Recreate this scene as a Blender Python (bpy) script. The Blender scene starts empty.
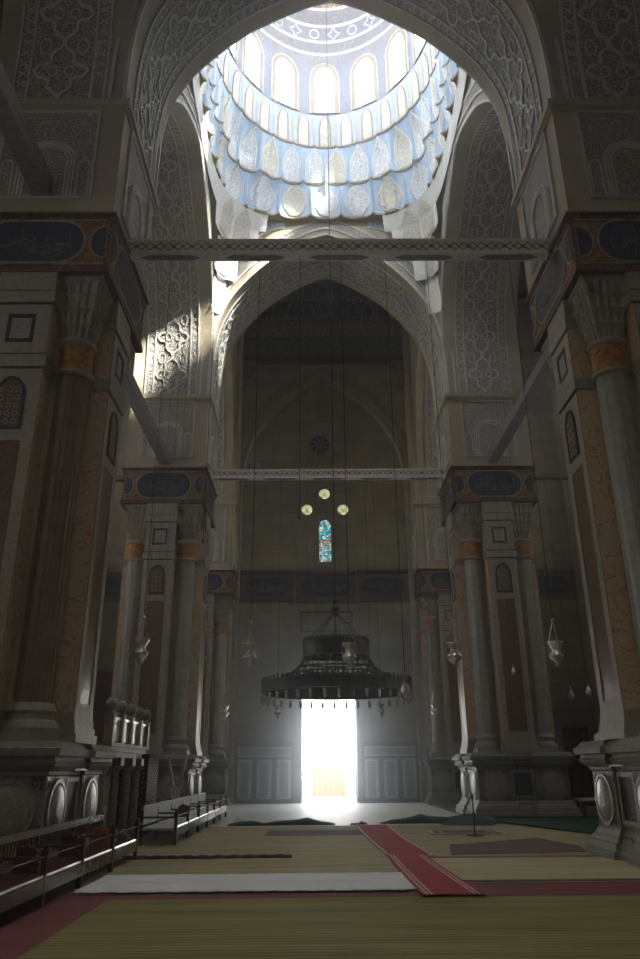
import bpy, math, random
from math import sin, cos, pi, radians, atan2, hypot
from mathutils import Vector, Matrix
random.seed(7)
SC = bpy.context.scene
COL = SC.collection

# ------------------------------------------------------------------ materials
def newmat(name):
    m = bpy.data.materials.new(name); m.use_nodes = True
    nt = m.node_tree; b = nt.nodes['Principled BSDF']
    return m, nt, b

def N(nt, t, **kw):
    n = nt.nodes.new(t)
    for k, v in kw.items():
        if k in n.inputs.keys() if hasattr(n.inputs, 'keys') else False: n.inputs[k].default_value = v
        else: setattr(n, k, v)
    return n

def c4(c): return (c[0], c[1], c[2], 1)

def ramp(nt, fac, stops):
    r = nt.nodes.new('ShaderNodeValToRGB')
    e = r.color_ramp.elements
    e[0].position, e[0].color = stops[0][0], c4(stops[0][1])
    e[1].position, e[1].color = stops[-1][0], c4(stops[-1][1])
    for p, c in stops[1:-1]:
        x = e.new(p); x.color = c4(c)
    nt.links.new(fac, r.inputs[0])
    return r.outputs[0]

def coords(nt, scale=(1, 1, 1)):
    t = nt.nodes.new('ShaderNodeTexCoord'); mp = nt.nodes.new('ShaderNodeMapping')
    mp.inputs['Scale'].default_value = scale
    nt.links.new(t.outputs['Object'], mp.inputs[0])
    return mp.outputs[0]

def bump(nt, b, h, strength=.4, dist=.02):
    n = nt.nodes.new('ShaderNodeBump'); n.inputs['Strength'].default_value = strength
    n.inputs['Distance'].default_value = dist
    nt.links.new(h, n.inputs['Height']); nt.links.new(n.outputs[0], b.inputs['Normal'])

def noisy(name, stops, scale=2.0, detail=6, rough=.7, metal=0, bs=.15, bd=.01, stretch=(1, 1, 1), distort=0.0, spec=.4):
    m, nt, b = newmat(name)
    v = coords(nt, stretch)
    n = nt.nodes.new('ShaderNodeTexNoise'); n.inputs['Scale'].default_value = scale
    n.inputs['Detail'].default_value = detail; n.inputs['Distortion'].default_value = distort
    nt.links.new(v, n.inputs['Vector'])
    nt.links.new(ramp(nt, n.outputs['Fac'], stops), b.inputs['Base Color'])
    b.inputs['Roughness'].default_value = rough; b.inputs['Metallic'].default_value = metal
    b.inputs['Specular IOR Level'].default_value = spec
    if bs: bump(nt, b, n.outputs['Fac'], bs, bd)
    return m

def marble(name, base, vein, scale=1.3, rough=.3, amount=.12):
    m, nt, b = newmat(name)
    v = coords(nt)
    n = nt.nodes.new('ShaderNodeTexNoise'); n.inputs['Scale'].default_value = scale; n.inputs['Detail'].default_value = 8
    n.inputs['Distortion'].default_value = 1.6
    nt.links.new(v, n.inputs['Vector'])
    lo = tuple(x * .82 for x in base)
    col = ramp(nt, n.outputs['Fac'], [(.3, lo), (.47, base), (.5 - amount * .12, base), (.51, vein), (.51 + amount, base), (.8, lo)])
    nt.links.new(col, b.inputs['Base Color'])
    b.inputs['Roughness'].default_value = rough
    return m

def carved(name, high, low, scale=7.0, strength=1.0, warp=.25, rough=.8, dist=.04):
    """arabesque relief: warped cell borders stand proud of a deeper ground"""
    m, nt, b = newmat(name)
    v = coords(nt)
    n = nt.nodes.new('ShaderNodeTexNoise'); n.inputs['Scale'].default_value = scale * .5; n.inputs['Detail'].default_value = 2
    nt.links.new(v, n.inputs['Vector'])
    mx = nt.nodes.new('ShaderNodeVectorMath'); mx.operation = 'MULTIPLY_ADD'
    nt.links.new(n.outputs['Color'], mx.inputs[0]); mx.inputs[1].default_value = (warp, warp, warp)
    nt.links.new(v, mx.inputs[2])
    vo = nt.nodes.new('ShaderNodeTexVoronoi'); vo.feature = 'DISTANCE_TO_EDGE'; vo.inputs['Scale'].default_value = scale
    nt.links.new(mx.outputs[0], vo.inputs['Vector'])
    mr = nt.nodes.new('ShaderNodeMapRange'); mr.inputs[1].default_value = .05; mr.inputs[2].default_value = .16
    mr.inputs[3].default_value = 1; mr.inputs[4].default_value = 0
    nt.links.new(vo.outputs['Distance'], mr.inputs[0])
    nt.links.new(ramp(nt, mr.outputs[0], [(0, low), (1, high)]), b.inputs['Base Color'])  # low colour paints shade into the recesses; some grounds are real paint
    b.inputs['Roughness'].default_value = rough
    bump(nt, b, mr.outputs[0], strength, dist)
    return m

def plain(name, col, rough=.5, metal=0, emit=0, ecol=None):
    m, nt, b = newmat(name)
    b.inputs['Base Color'].default_value = c4(col); b.inputs['Roughness'].default_value = rough
    b.inputs['Metallic'].default_value = metal
    n = nt.nodes.new('ShaderNodeTexNoise'); n.inputs['Scale'].default_value = 9
    nt.links.new(coords(nt), n.inputs['Vector'])
    nt.links.new(ramp(nt, n.outputs['Fac'], [(.3, tuple(x * .85 for x in col)), (.7, tuple(min(1, x * 1.1) for x in col))]), b.inputs['Base Color'])
    if emit:
        b.inputs['Emission Color'].default_value = c4(ecol or col); b.inputs['Emission Strength'].default_value = emit
    return m

def ashlar(name, a, b_, mortar, bw=1.1, bh=.5):
    m, nt, b = newmat(name)
    tc = nt.nodes.new('ShaderNodeTexCoord'); sp = nt.nodes.new('ShaderNodeSeparateXYZ'); cb = nt.nodes.new('ShaderNodeCombineXYZ')
    nt.links.new(tc.outputs['Object'], sp.inputs[0])
    ad = nt.nodes.new('ShaderNodeMath'); ad.operation = 'ADD'
    nt.links.new(sp.outputs[0], ad.inputs[0]); nt.links.new(sp.outputs[1], ad.inputs[1])
    nt.links.new(ad.outputs[0], cb.inputs[0]); nt.links.new(sp.outputs[2], cb.inputs[1])
    br = nt.nodes.new('ShaderNodeTexBrick'); br.inputs['Scale'].default_value = 1
    br.inputs['Brick Width'].default_value = bw; br.inputs['Row Height'].default_value = bh
    br.inputs['Mortar Size'].default_value = .012; br.inputs['Color1'].default_value = c4(a)
    br.inputs['Color2'].default_value = c4(b_); br.inputs['Mortar'].default_value = c4(mortar)
    nt.links.new(cb.outputs[0], br.inputs['Vector'])
    n = nt.nodes.new('ShaderNodeTexNoise'); n.inputs['Scale'].default_value = 1.1; n.inputs['Detail'].default_value = 7
    nt.links.new(tc.outputs['Object'], n.inputs['Vector'])
    mx = nt.nodes.new('ShaderNodeMixRGB'); mx.blend_type = 'MULTIPLY'; mx.inputs[0].default_value = .6
    nt.links.new(br.outputs[0], mx.inputs[1])
    nt.links.new(ramp(nt, n.outputs['Fac'], [(.3, (.55, .55, .55)), (.7, (1.1, 1.1, 1.1))]), mx.inputs[2])
    nt.links.new(mx.outputs[0], b.inputs['Base Color']); b.inputs['Roughness'].default_value = .85
    bump(nt, b, n.outputs['Fac'], .1, .01)
    return m

def carpet(name, a, b_, fr=26.0, sheen=True):
    m, nt, b = newmat(name)
    v = coords(nt, (.12, 1, 1))
    n = nt.nodes.new('ShaderNodeTexNoise'); n.inputs['Scale'].default_value = 3; n.inputs['Detail'].default_value = 4
    nt.links.new(v, n.inputs['Vector'])
    w = nt.nodes.new('ShaderNodeTexWave'); w.bands_direction = 'Y'; w.inputs['Scale'].default_value = fr / 10
    w.inputs['Distortion'].default_value = 1.5; w.inputs['Detail'].default_value = 2
    nt.links.new(v, w.inputs['Vector'])
    mx = nt.nodes.new('ShaderNodeMixRGB'); mx.inputs[0].default_value = .22
    nt.links.new(n.outputs['Fac'], mx.inputs[1]); nt.links.new(w.outputs['Fac'], mx.inputs[2])
    nt.links.new(ramp(nt, mx.outputs[0], [(.3, a), (.68, b_)]), b.inputs['Base Color'])
    b.inputs['Roughness'].default_value = .85
    n2 = nt.nodes.new('ShaderNodeTexNoise'); n2.inputs['Scale'].default_value = 60
    nt.links.new(coords(nt), n2.inputs['Vector'])
    bump(nt, b, n2.outputs['Fac'], .5, .01)
    return m

M = {}
M['stone'] = noisy('limestone', [(.3, (.36, .315, .22)), (.7, (.47, .41, .29))], 1.2, rough=.85)
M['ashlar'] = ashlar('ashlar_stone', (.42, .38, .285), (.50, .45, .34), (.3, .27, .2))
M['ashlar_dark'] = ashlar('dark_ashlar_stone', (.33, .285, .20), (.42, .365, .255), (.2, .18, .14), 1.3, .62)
M['carved'] = carved('carved_plaster', (.48, .46, .41), (.23, .21, .17), 8.5, .8, .2, .8, .025)
M['carved_fine'] = carved('fine_carved_plaster', (.48, .46, .41), (.25, .23, .19), 12, .8, .15, .8, .02)
M['rib'] = noisy('pale_plaster_rib', [(.3, (.52, .51, .47)), (.7, (.64, .63, .59))], 3)
M['carved_dark'] = carved('dark_carved_stone', (.46, .42, .34), (.25, .22, .18), 9)
M['marble_orange'] = marble('orange_veined_marble', (.66, .52, .35), (.46, .22, .08), 1.6, .4, .045)
M['marble_pale'] = marble('pale_grey_marble', (.37, .34, .275), (.27, .24, .19), 1.5, .55, .06)
M['marble_grey'] = marble('grey_green_marble', (.37, .38, .34), (.29, .285, .25), .9, .35, .1)
M['marble_brown'] = noisy('brown_red_granite', [(.3, (.11, .062, .045)), (.5, (.17, .095, .068)), (.7, (.23, .135, .10))], 14, rough=.3, bs=0)
M['marble_white'] = marble('white_marble', (.62, .62, .60), (.4, .4, .39), 1.4, .3, .08)
M['marble_dark'] = noisy('dark_slab_marble', [(.3, (.025, .03, .035)), (.7, (.06, .065, .07))], 5, rough=.6, bs=0)
M['plinth'] = marble('plinth_marble', (.29, .275, .24), (.22, .205, .175), 1.0, .6, .1)
M['roundel'] = noisy('speckled_roundel_marble', [(.3, (.25, .235, .20)), (.55, (.36, .335, .29)), (.7, (.48, .45, .38))], 20, rough=.3, bs=0)
M['inlay'] = plain('black_inlay', (.03, .028, .026), .4)
M['frieze'] = noisy('brown_red_frieze', [(.3, (.085, .035, .027)), (.5, (.13, .06, .04)), (.7, (.22, .12, .06))], 9, rough=.6, bs=.1)
M['bandground'] = noisy('dark_band_ground', [(.3, (.12, .085, .075)), (.7, (.22, .16, .13))], 9, rough=.7)
M['ochre'] = noisy('ochre_frieze_ground', [(.35, (.12, .05, .025)), (.6, (.34, .19, .06))], 12, rough=.6, bs=.1)
M['blue'] = noisy('dark_blue_enamel', [(.3, (.026, .032, .065)), (.7, (.05, .058, .11))], 6, rough=.45, bs=0)
M['gold'] = noisy('old_gold', [(.3, (.30, .23, .12)), (.7, (.46, .38, .22))], 12, rough=.5, metal=.2, bs=0)
M['dullgold'] = noisy('dull_gold_script', [(.3, (.15, .13, .10)), (.7, (.24, .21, .16))], 12, rough=.5, bs=0)
M['collar'] = noisy('orange_gilt_collar', [(.35, (.24, .09, .02)), (.6, (.50, .23, .06))], 10, rough=.4, metal=.15, bs=.3)
M['beam_paint'] = noisy('faded_beam_paint', [(.35, (.72, .68, .67)), (.6, (.86, .82, .80))], 10, rough=.7)
M['beam_red'] = noisy('red_brown_beam_paint', [(.3, (.26, .12, .10)), (.7, (.38, .19, .15))], 10, rough=.7)
M['beam_grey'] = noisy('worn_grey_beam_wood', [(.3, (.17, .16, .165)), (.7, (.28, .265, .27))], 8, rough=.7)
M['iron'] = plain('dark_iron', (.045, .048, .052), .5, .5)
M['aged_metal'] = noisy('aged_grey_metal', [(.3, (.085, .095, .105)), (.7, (.16, .17, .18))], 9, rough=.5, metal=.3, bs=0)  # chandelier grey lightened, doorway bloom put into its colour
M['chain'] = plain('wire_iron', (.10, .095, .09), .6, .3)
M['silver'] = plain('silvered_glass', (.86, .85, .82), .2, .6)
M['wood_dark'] = noisy('dark_red_wood', [(.3, (.06, .022, .016)), (.7, (.13, .05, .033))], 6, rough=.4, stretch=(1, 1, 6), bs=.1)
M['cabinet_wood'] = noisy('blackened_wood', [(.3, (.03, .015, .012)), (.7, (.06, .03, .022))], 6, rough=.85, bs=.1)
M['wood_gloss'] = noisy('polished_brown_wood', [(.3, (.13, .085, .06)), (.7, (.20, .14, .10))], 6, rough=.22, stretch=(1, 1, 6), bs=0, spec=.7)
M['wood_orange'] = noisy('orange_wood', [(.3, (.40, .12, .03)), (.7, (.55, .19, .05))], 4, rough=.4, bs=.05)
M['wood_brown'] = noisy('brown_panel_wood', [(.3, (.16, .08, .04)), (.7, (.27, .14, .07))], 5, rough=.5, stretch=(1, 1, .2))
M['muqdark'] = noisy('dark_painted_wood', [(.3, (.06, .035, .032)), (.6, (.15, .075, .055)), (.75, (.28, .16, .11))], 8, rough=.7)
M['bandblue'] = carved('blue_script_band', (.26, .23, .18), (.06, .065, .12), 6.5, .2, .5)
M['bandred'] = carved('red_painted_band', (.40, .32, .24), (.19, .08, .06), 6, .2, .35)
M['cushion'] = plain('white_cloth', (.72, .73, .74), .8)
M['cord'] = plain('glossy_pale_cord', (.80, .80, .80), .25)  # highlight along the bench edge, put into a pale colour
# carpets
M['green_a'] = carpet('olive_green_carpet', (.15, .142, .04), (.34, .305, .11))
M['green_b'] = carpet('pale_olive_carpet', (.30, .27, .13), (.50, .45, .25))
M['green_c'] = carpet('straw_carpet', (.42, .375, .20), (.62, .555, .34))
M['pale_carpet'] = carpet('washed_out_carpet', (.60, .60, .55), (.74, .73, .68))  # whitish door glare on the floor, put into the carpet colour
M['pale_carpet'].node_tree.nodes['Principled BSDF'].inputs['Roughness'].default_value = .5
M['red_border'] = carpet('dark_red_border', (.16, .045, .045), (.27, .08, .075))
M['red_runner'] = carpet('red_runner', (.33, .018, .035), (.47, .035, .06))
M['runner_white'] = carpet('runner_white_stripe', (.50, .40, .36), (.62, .52, .47))
M['white_mat'] = carpet('white_mat', (.88, .90, .92), (.95, .96, .97), 60)
M['dark_green'] = carpet('dark_green_cloth', (.004, .035, .024), (.012, .075, .05))
M['rug_dark'] = carpet('brown_violet_rug', (.10, .055, .06), (.18, .11, .10))
M['paving'] = noisy('pale_paving', [(.3, (.60, .58, .54)), (.7, (.7, .68, .64))], 2, rough=.8)
M['screen'] = noisy('orange_curtain_cloth', [(.3, (.62, .38, .12)), (.7, (.72, .48, .18))], 5, stretch=(6, 1, .3), rough=.8)
M['blueplaster'] = noisy('pale_blue_plaster', [(.3, (.38, .43, .52)), (.7, (.48, .53, .61))], 3, rough=.7)
M['drum_blue'] = noisy('drum_blue_grey_paint', [(.3, (.20, .215, .28)), (.7, (.28, .295, .35))], 5, rough=.8)
M['bluemid'] = noisy('blue_painted_plaster', [(.3, (.37, .49, .64)), (.7, (.50, .61, .73))], 3, rough=.7)
M['panel_wg'] = carved('white_blue_arabesque', (.84, .83, .79), (.46, .49, .56), 9, .4, .3)
M['panel_gold'] = carved('gold_blue_arabesque', (.78, .70, .50), (.45, .47, .50), 8, .4, .3)
M['whiteplaster'] = noisy('white_plaster', [(.3, (.74, .73, .69)), (.7, (.84, .83, .79))], 3, rough=.7)
M['edge_dark'] = noisy('dark_gilt_edge', [(.35, (.10, .075, .05)), (.65, (.42, .32, .18))], 16, rough=.6)
M['surround_gold'] = carved('window_gold_border', (.42, .33, .18), (.24, .22, .22), 12, .2, .3)
M['dome_ring'] = carved('painted_dome_ring', (.33, .31, .29), (.19, .195, .26), 6, .3, .4)
M['dome_gold'] = carved('gilded_dome_crown', (.50, .36, .18), (.16, .10, .08), 4, .4, .4)

def pane_mat(name, strength, col, through=0.0):
    m = bpy.data.materials.new(name); m.use_nodes = True; nt = m.node_tree; nt.nodes.clear()
    o = nt.nodes.new('ShaderNodeOutputMaterial'); e = nt.nodes.new('ShaderNodeEmission')
    e.inputs[0].default_value = c4(col); e.inputs[1].default_value = strength
    if through:
        t = nt.nodes.new('ShaderNodeBsdfTransparent'); t.inputs[0].default_value = (through, through, through, 1)
        a = nt.nodes.new('ShaderNodeAddShader')
        nt.links.new(e.outputs[0], a.inputs[0]); nt.links.new(t.outputs[0], a.inputs[1]); nt.links.new(a.outputs[0], o.inputs[0])
    else: nt.links.new(e.outputs[0], o.inputs[0])
    return m

PANE = 5.4
M['pane'] = pane_mat('daylit_milky_pane', PANE, (.90, .95, 1.0), .75)

def stained(name, strength, stops, scale):
    m = bpy.data.materials.new(name); m.use_nodes = True; nt = m.node_tree; nt.nodes.clear()
    o = nt.nodes.new('ShaderNodeOutputMaterial'); e = nt.nodes.new('ShaderNodeEmission')
    vo = nt.nodes.new('ShaderNodeTexVoronoi'); vo.inputs['Scale'].default_value = scale
    nt.links.new(coords(nt), vo.inputs['Vector'])
    sp = nt.nodes.new('ShaderNodeSeparateColor'); nt.links.new(vo.outputs['Color'], sp.inputs[0])
    ve = nt.nodes.new('ShaderNodeTexVoronoi'); ve.feature = 'DISTANCE_TO_EDGE'; ve.inputs['Scale'].default_value = scale
    nt.links.new(coords(nt), ve.inputs['Vector'])
    mr = nt.nodes.new('ShaderNodeMapRange'); mr.inputs[1].default_value = .03; mr.inputs[2].default_value = .12
    nt.links.new(ve.outputs['Distance'], mr.inputs[0])
    mx = nt.nodes.new('ShaderNodeMixRGB'); mx.blend_type = 'MULTIPLY'; mx.inputs[0].default_value = 1
    nt.links.new(ramp(nt, sp.outputs[0], stops), mx.inputs[1]); nt.links.new(mr.outputs[0], mx.inputs[2])
    nt.links.new(mx.outputs[0], e.inputs[0]); e.inputs[1].default_value = strength
    nt.links.new(e.outputs[0], o.inputs[0])
    return m
M['stained'] = stained('blue_green_stained_glass', .30, [(0, (.02, .35, .50)), (.3, (.15, .60, .60)), (.5, (.75, .80, .55)), (.7, (.7, .10, .04)), (.85, (.02, .2, .4)), (1, (.1, .5, .6))], 8)
M['stained_round'] = stained('yellow_green_stained_glass', .34, [(0, (.75, .78, .5)), (.4, (.95, .88, .5)), (.6, (.12, .35, .15)), (.8, (.5, .45, .1)), (1, (.9, .9, .7))], 14)

# ------------------------------------------------------------------ mesh builder
def rootloc(o):
    v = Vector((0, 0, 0))
    while o is not None: v += o.location; o = o.parent
    return v

class MB:
    def __init__(s): s.v = []; s.f = []; s.m = []
    def add(s, vs, fs, mi=0):
        k = len(s.v); s.v += [tuple(p) for p in vs]
        for f in fs: s.f.append(tuple(k + i for i in f)); s.m.append(mi)
        return s
    def box(s, x0, x1, y0, y1, z0, z1, mi=0, T=None):
        vs = [(x0, y0, z0), (x1, y0, z0), (x1, y1, z0), (x0, y1, z0), (x0, y0, z1), (x1, y0, z1), (x1, y1, z1), (x0, y1, z1)]
        if T: vs = [T(*p) for p in vs]
        return s.add(vs, [(0, 3, 2, 1), (4, 5, 6, 7), (0, 1, 5, 4), (1, 2, 6, 5), (2, 3, 7, 6), (3, 0, 4, 7)], mi)
    def cbox(s, cx, cy, h, z0, z1, mi=0, hy=None):
        hy = h if hy is None else hy
        return s.box(cx - h, cx + h, cy - hy, cy + hy, z0, z1, mi)
    def prism(s, poly, n0, n1, T, mi=0):
        k = len(poly)
        vs = [T(u, z, n0) for u, z in poly] + [T(u, z, n1) for u, z in poly]
        fs = [tuple(range(k))[::-1], tuple(range(k, 2 * k))] + [(i, (i + 1) % k, k + (i + 1) % k, k + i) for i in range(k)]
        return s.add(vs, fs, mi)
    def ringprism(s, outer, inner, n0, n1, T, mi=0):
        k = len(outer)
        vs = []
        for P, n in ((outer, n0), (inner, n0), (outer, n1), (inner, n1)): vs += [T(u, z, n) for u, z in P]
        fs = []
        for i in range(k):
            j = (i + 1) % k
            fs += [(2 * k + i, 2 * k + j, 3 * k + j, 3 * k + i), (i, j, 2 * k + j, 2 * k + i), (k + j, k + i, 3 * k + i, 3 * k + j)]
        return s.add(vs, fs, mi)
    def lathe(s, prof, cx=0, cy=0, seg=24, mi=0, mod=None):
        vs = []; n = len(prof)
        for r, z in prof:
            for i in range(seg):
                a = 2 * pi * i / seg; rr = r if mod is None else mod(r, z, a)
                vs.append((cx + rr * cos(a), cy + rr * sin(a), z))
        fs = [(j * seg + i, j * seg + (i + 1) % seg, (j + 1) * seg + (i + 1) % seg, (j + 1) * seg + i) for j in range(n - 1) for i in range(seg)]
        fs.append(tuple(range(seg))[::-1]); fs.append(tuple((n - 1) * seg + i for i in range(seg)))
        return s.add(vs, fs, mi)
    def tube(s, pts, r, seg=6, mi=0):
        pts = [Vector(p) for p in pts]; vs = []
        for i, p in enumerate(pts):
            d = (pts[min(i + 1, len(pts) - 1)] - pts[max(i - 1, 0)]).normalized()
            a = d.cross(Vector((0, 0, 1)) if abs(d.z) < .9 else Vector((1, 0, 0))).normalized(); b = d.cross(a)
            rr = r[i] if isinstance(r, (list, tuple)) else r
            for k in range(seg): vs.append(p + (a * cos(2 * pi * k / seg) + b * sin(2 * pi * k / seg)) * rr)
        n = len(pts)
        fs = [(j * seg + i, j * seg + (i + 1) % seg, (j + 1) * seg + (i + 1) % seg, (j + 1) * seg + i) for j in range(n - 1) for i in range(seg)]
        fs.append(tuple(range(seg))[::-1]); fs.append(tuple((n - 1) * seg + i for i in range(seg)))
        return s.add(vs, fs, mi)
    def ribbon(s, pts, w, h, T, mi=0, closed=False):
        """raised strip along a 2-D polyline on the surface T(u, v, n)"""
        n = len(pts); L = []; R = []
        for i in range(n):
            if closed: a, b = pts[i - 1], pts[(i + 1) % n]
            else: a, b = pts[max(i - 1, 0)], pts[min(i + 1, n - 1)]
            dx, dy = b[0] - a[0], b[1] - a[1]; l = hypot(dx, dy) or 1
            nx, ny = -dy / l * w / 2, dx / l * w / 2
            L.append((pts[i][0] + nx, pts[i][1] + ny)); R.append((pts[i][0] - nx, pts[i][1] - ny))
        vs = [T(*p, 0) for p in L] + [T(*p, h) for p in L] + [T(*p, h) for p in R] + [T(*p, 0) for p in R]
        fs = []
        for i in range(n if closed else n - 1):
            j = (i + 1) % n
            for a in range(3): fs.append((a * n + i, a * n + j, (a + 1) * n + j, (a + 1) * n + i))
        return s.add(vs, fs, mi)
    def build(s, name, mats, parent=None, smooth=False):
        o_ = rootloc(parent) if parent else Vector((0, 0, 0))
        me = bpy.data.meshes.new(name)
        me.from_pydata([(p[0] - o_.x, p[1] - o_.y, p[2] - o_.z) for p in s.v], [], s.f)
        if not isinstance(mats, (list, tuple)): mats = [mats]
        for m in mats: me.materials.append(m if not isinstance(m, str) else M[m])
        for p, mi in zip(me.polygons, s.m): p.material_index = mi
        if smooth: me.shade_smooth()
        me.update()
        o = bpy.data.objects.new(name, me); COL.objects.link(o)
        if parent: o.parent = parent
        return o

def thing(name, label, cat, loc=(0, 0, 0), group=None):
    o = bpy.data.objects.new(name, None); COL.objects.link(o); o.location = loc; o.empty_display_size = .2
    o['label'] = label; o['category'] = cat; o['kind'] = 'thing'
    if group: o['group'] = group
    return o
def tag(o, label, cat, group=None):
    o['label'] = label; o['category'] = cat; o['kind'] = 'thing'
    if group: o['group'] = group
    return o
def struct(o): o['kind'] = 'structure'; return o
def copy_tree(o, parent=None):
    c = o.copy(); COL.objects.link(c)
    if parent: c.parent = parent
    for ch in list(o.children): copy_tree(ch, c)
    return c

def planeY(y, sgn=-1):      # surface facing -y (sgn -1) or +y: (x, z, n)
    return lambda u, z, n: (u, y + sgn * n, z)
def planeX(x, sgn):         # (y, z, n)
    return lambda u, z, n: (x + sgn * n, u, z)
def face(cx, cy, H, k):     # four faces of a square pier; k 0 front(-y) 1 right(+x) 2 back 3 left
    def T(u, z, n):
        x, y = u, -(H + n)
        for _ in range(k): x, y = -y, x
        return (cx + x, cy + y, z)
    return T

def archpoly(c, half, z0, zs, ztop, n=8):
    """window outline with pointed head, counter clockwise from the bottom left"""
    P = [(c - half, z0)]
    R = []
    for i in range(n + 1):
        t = i / n; u = half * (1 - t) ; z = zs + (ztop - zs) * sin(t * pi / 2) ** .9 if False else zs + (ztop - zs) * (1 - (1 - t) ** 2) ** .62
        R.append((u, z))
    return [(c - half, z0), (c + half, z0)] + [(c + u, z) for u, z in R] + [(c - u, z) for u, z in R[::-1][1:]]
def offs(poly, d):
    """outward offset of a ccw polygon"""
    n = len(poly); out = []
    for i in range(n):
        (ax, ay), (bx, by), (cx, cy) = poly[i - 1], poly[i], poly[(i + 1) % n]
        n1 = Vector((by - ay, -(bx - ax))); n2 = Vector((cy - by, -(cx - bx)))
        if n1.length < 1e-9: n1 = n2
        if n2.length < 1e-9: n2 = n1
        n1.normalize(); n2.normalize(); m = n1 + n2
        if m.length < 1e-6: m = n1
        m.normalize(); k = d / max(.4, m.dot(n1))
        out.append((bx + m.x * k, by + m.y * k))
    return out
def rect(x0, x1, z0, z1): return [(x0, z0), (x1, z0), (x1, z1), (x0, z1)]
def circ(c, z, r, n=28, rz=None): return [(c + r * cos(2 * pi * i / n), z + (rz or r) * sin(2 * pi * i / n)) for i in range(n)]
def stadium(c, z, hw, hh, n=12):
    P = []
    for i in range(n + 1): a = -pi / 2 + pi * i / n; P.append((c + hw - hh + hh * cos(a), z + hh * sin(a)))
    for i in range(n + 1): a = pi / 2 + pi * i / n; P.append((c - hw + hh + hh * cos(a), z + hh * sin(a)))
    return P

# ------------------------------------------------------------------ measures (metres)
PX, H = 6.55, 1.6            # pier centre offset, half side of frieze
YN, YF = 14.55, 29.1         # centres of the near and far piers
ZF0, ZF1 = 11.3, 12.8        # frieze
ZSP = 16.0
ZTOP = 29.0
XIN, XOUT = PX - H, PX + H   # 4.95, 8.15
# ------------------------------------------------------------------ floor and shell
struct(MB().box(-13.6, 13.6, -9, 39.8, -.3, 0).build('floor', noisy('grey_floor_stone', [(.3, (.12, .11, .09)), (.7, (.2, .18, .15))], 2, rough=.5)))
def side_wall(s, nm, wins, strengths):
    x0, x1 = sorted((s * 13.5, s * 14)); mb = MB(); y = -9
    for a, b in wins:
        mb.box(x0, x1, y, a, -.3, ZTOP); za = 13 if a > 30 else 5; mb.box(x0, x1, a, b, -.3, za); mb.box(x0, x1, a, b, za + 9, ZTOP); y = b
    mb.box(x0, x1, y, 40, -.3, ZTOP)
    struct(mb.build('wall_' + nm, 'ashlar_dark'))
    for (a, b), e in zip(wins, strengths):
        m = MB(); za = 13 if a > 30 else 5; m.box(*sorted((s * 13.75, s * 13.78)), a, b, za, za + 9); w_ = struct(m.build('window_3', pane_mat('aisle_daylight_pane', e, (1, .96, .88))))  # added glowing pane, out of view, brightens piers, floor and end bay
        m = MB()
        for k in range(5): y_ = a + (b - a) * k / 4; m.box(*sorted((s * 13.6, s * 13.7)), y_ - .04, y_ + .04, za, za + 9)
        for k in range(11): z_ = za + 9 * k / 10; m.box(*sorted((s * 13.6, s * 13.7)), a, b, z_ - .04, z_ + .04)
        o = m.build('window_lattice', 'iron'); o.parent = w_
side_wall(-1, 'left', ((3.0, 5.4), (7.4, 9.8), (19.5, 21.9), (23.5, 25.5), (32.0, 35.0)), (.6, .12, .5, .4, 1.1))
side_wall(1, 'right', ((20.0, 22.4), (32.0, 35.0)), (.5, .9))
# back wall with two openings for the added, unseen fill panes
def back_wall():
    mb = MB()
    y0, y1 = -9.4, -9
    xs = [(-14, -4.6), (-2.6, 3.0), (5.0, 14)]
    for a, b in xs: mb.box(a, b, y0, y1, -.3, ZTOP)
    for a, b in ((-4.6, -2.6), (3.0, 5.0)):
        mb.box(a, b, y0, y1, -.3, 5); mb.box(a, b, y0, y1, 9.5, ZTOP)
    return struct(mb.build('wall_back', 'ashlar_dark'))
back_wall()
def roof():
    mb = MB()
    mb.box(-14, -3, -9.4, 16.1, ZTOP, ZTOP + .3); mb.box(3, 14, -9.4, 16.1, ZTOP, ZTOP + .3)
    mb.box(-3, 3, -9.4, -3, ZTOP, ZTOP + .3); mb.box(-3, 3, 3, 16.1, ZTOP, ZTOP + .3)
    for a in ((-3.3, -3, -3, 3), (3, 3.3, -3, 3), (-3.3, 3.3, -3.3, -3), (-3.3, 3.3, 3, 3.3)): mb.box(*a, ZTOP, 36.5)  # added unseen shaft, keeps the lantern fill on the floor
    mb.box(-14, 14, 27.6, 40, ZTOP, ZTOP + .3)
    mb.box(-14, -5.2, 16.1, 27.6, ZTOP, ZTOP + .3); mb.box(5.2, 14, 16.1, 27.6, ZTOP, ZTOP + .3)
    for y in [q for q in range(-8, 16) if q < -3 or q > 3]: mb.box(-4.9, 4.9, y, y + .25, ZTOP - .3, ZTOP, 1)
    for y in range(31, 38, 1): mb.box(-4.9, 4.9, y, y + .25, ZTOP - .3, ZTOP, 1)
    return struct(mb.build('ceiling', ['wood_dark', 'muqdark']))
roof()
struct(MB().box(-3, 3, -3, 3, 36.3, 36.4).build('window_4', pane_mat('lantern_daylight_pane', 3.6, (1, .98, .93))))  # added glowing pane over the near bay, unseen, brightens the carpets

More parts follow.
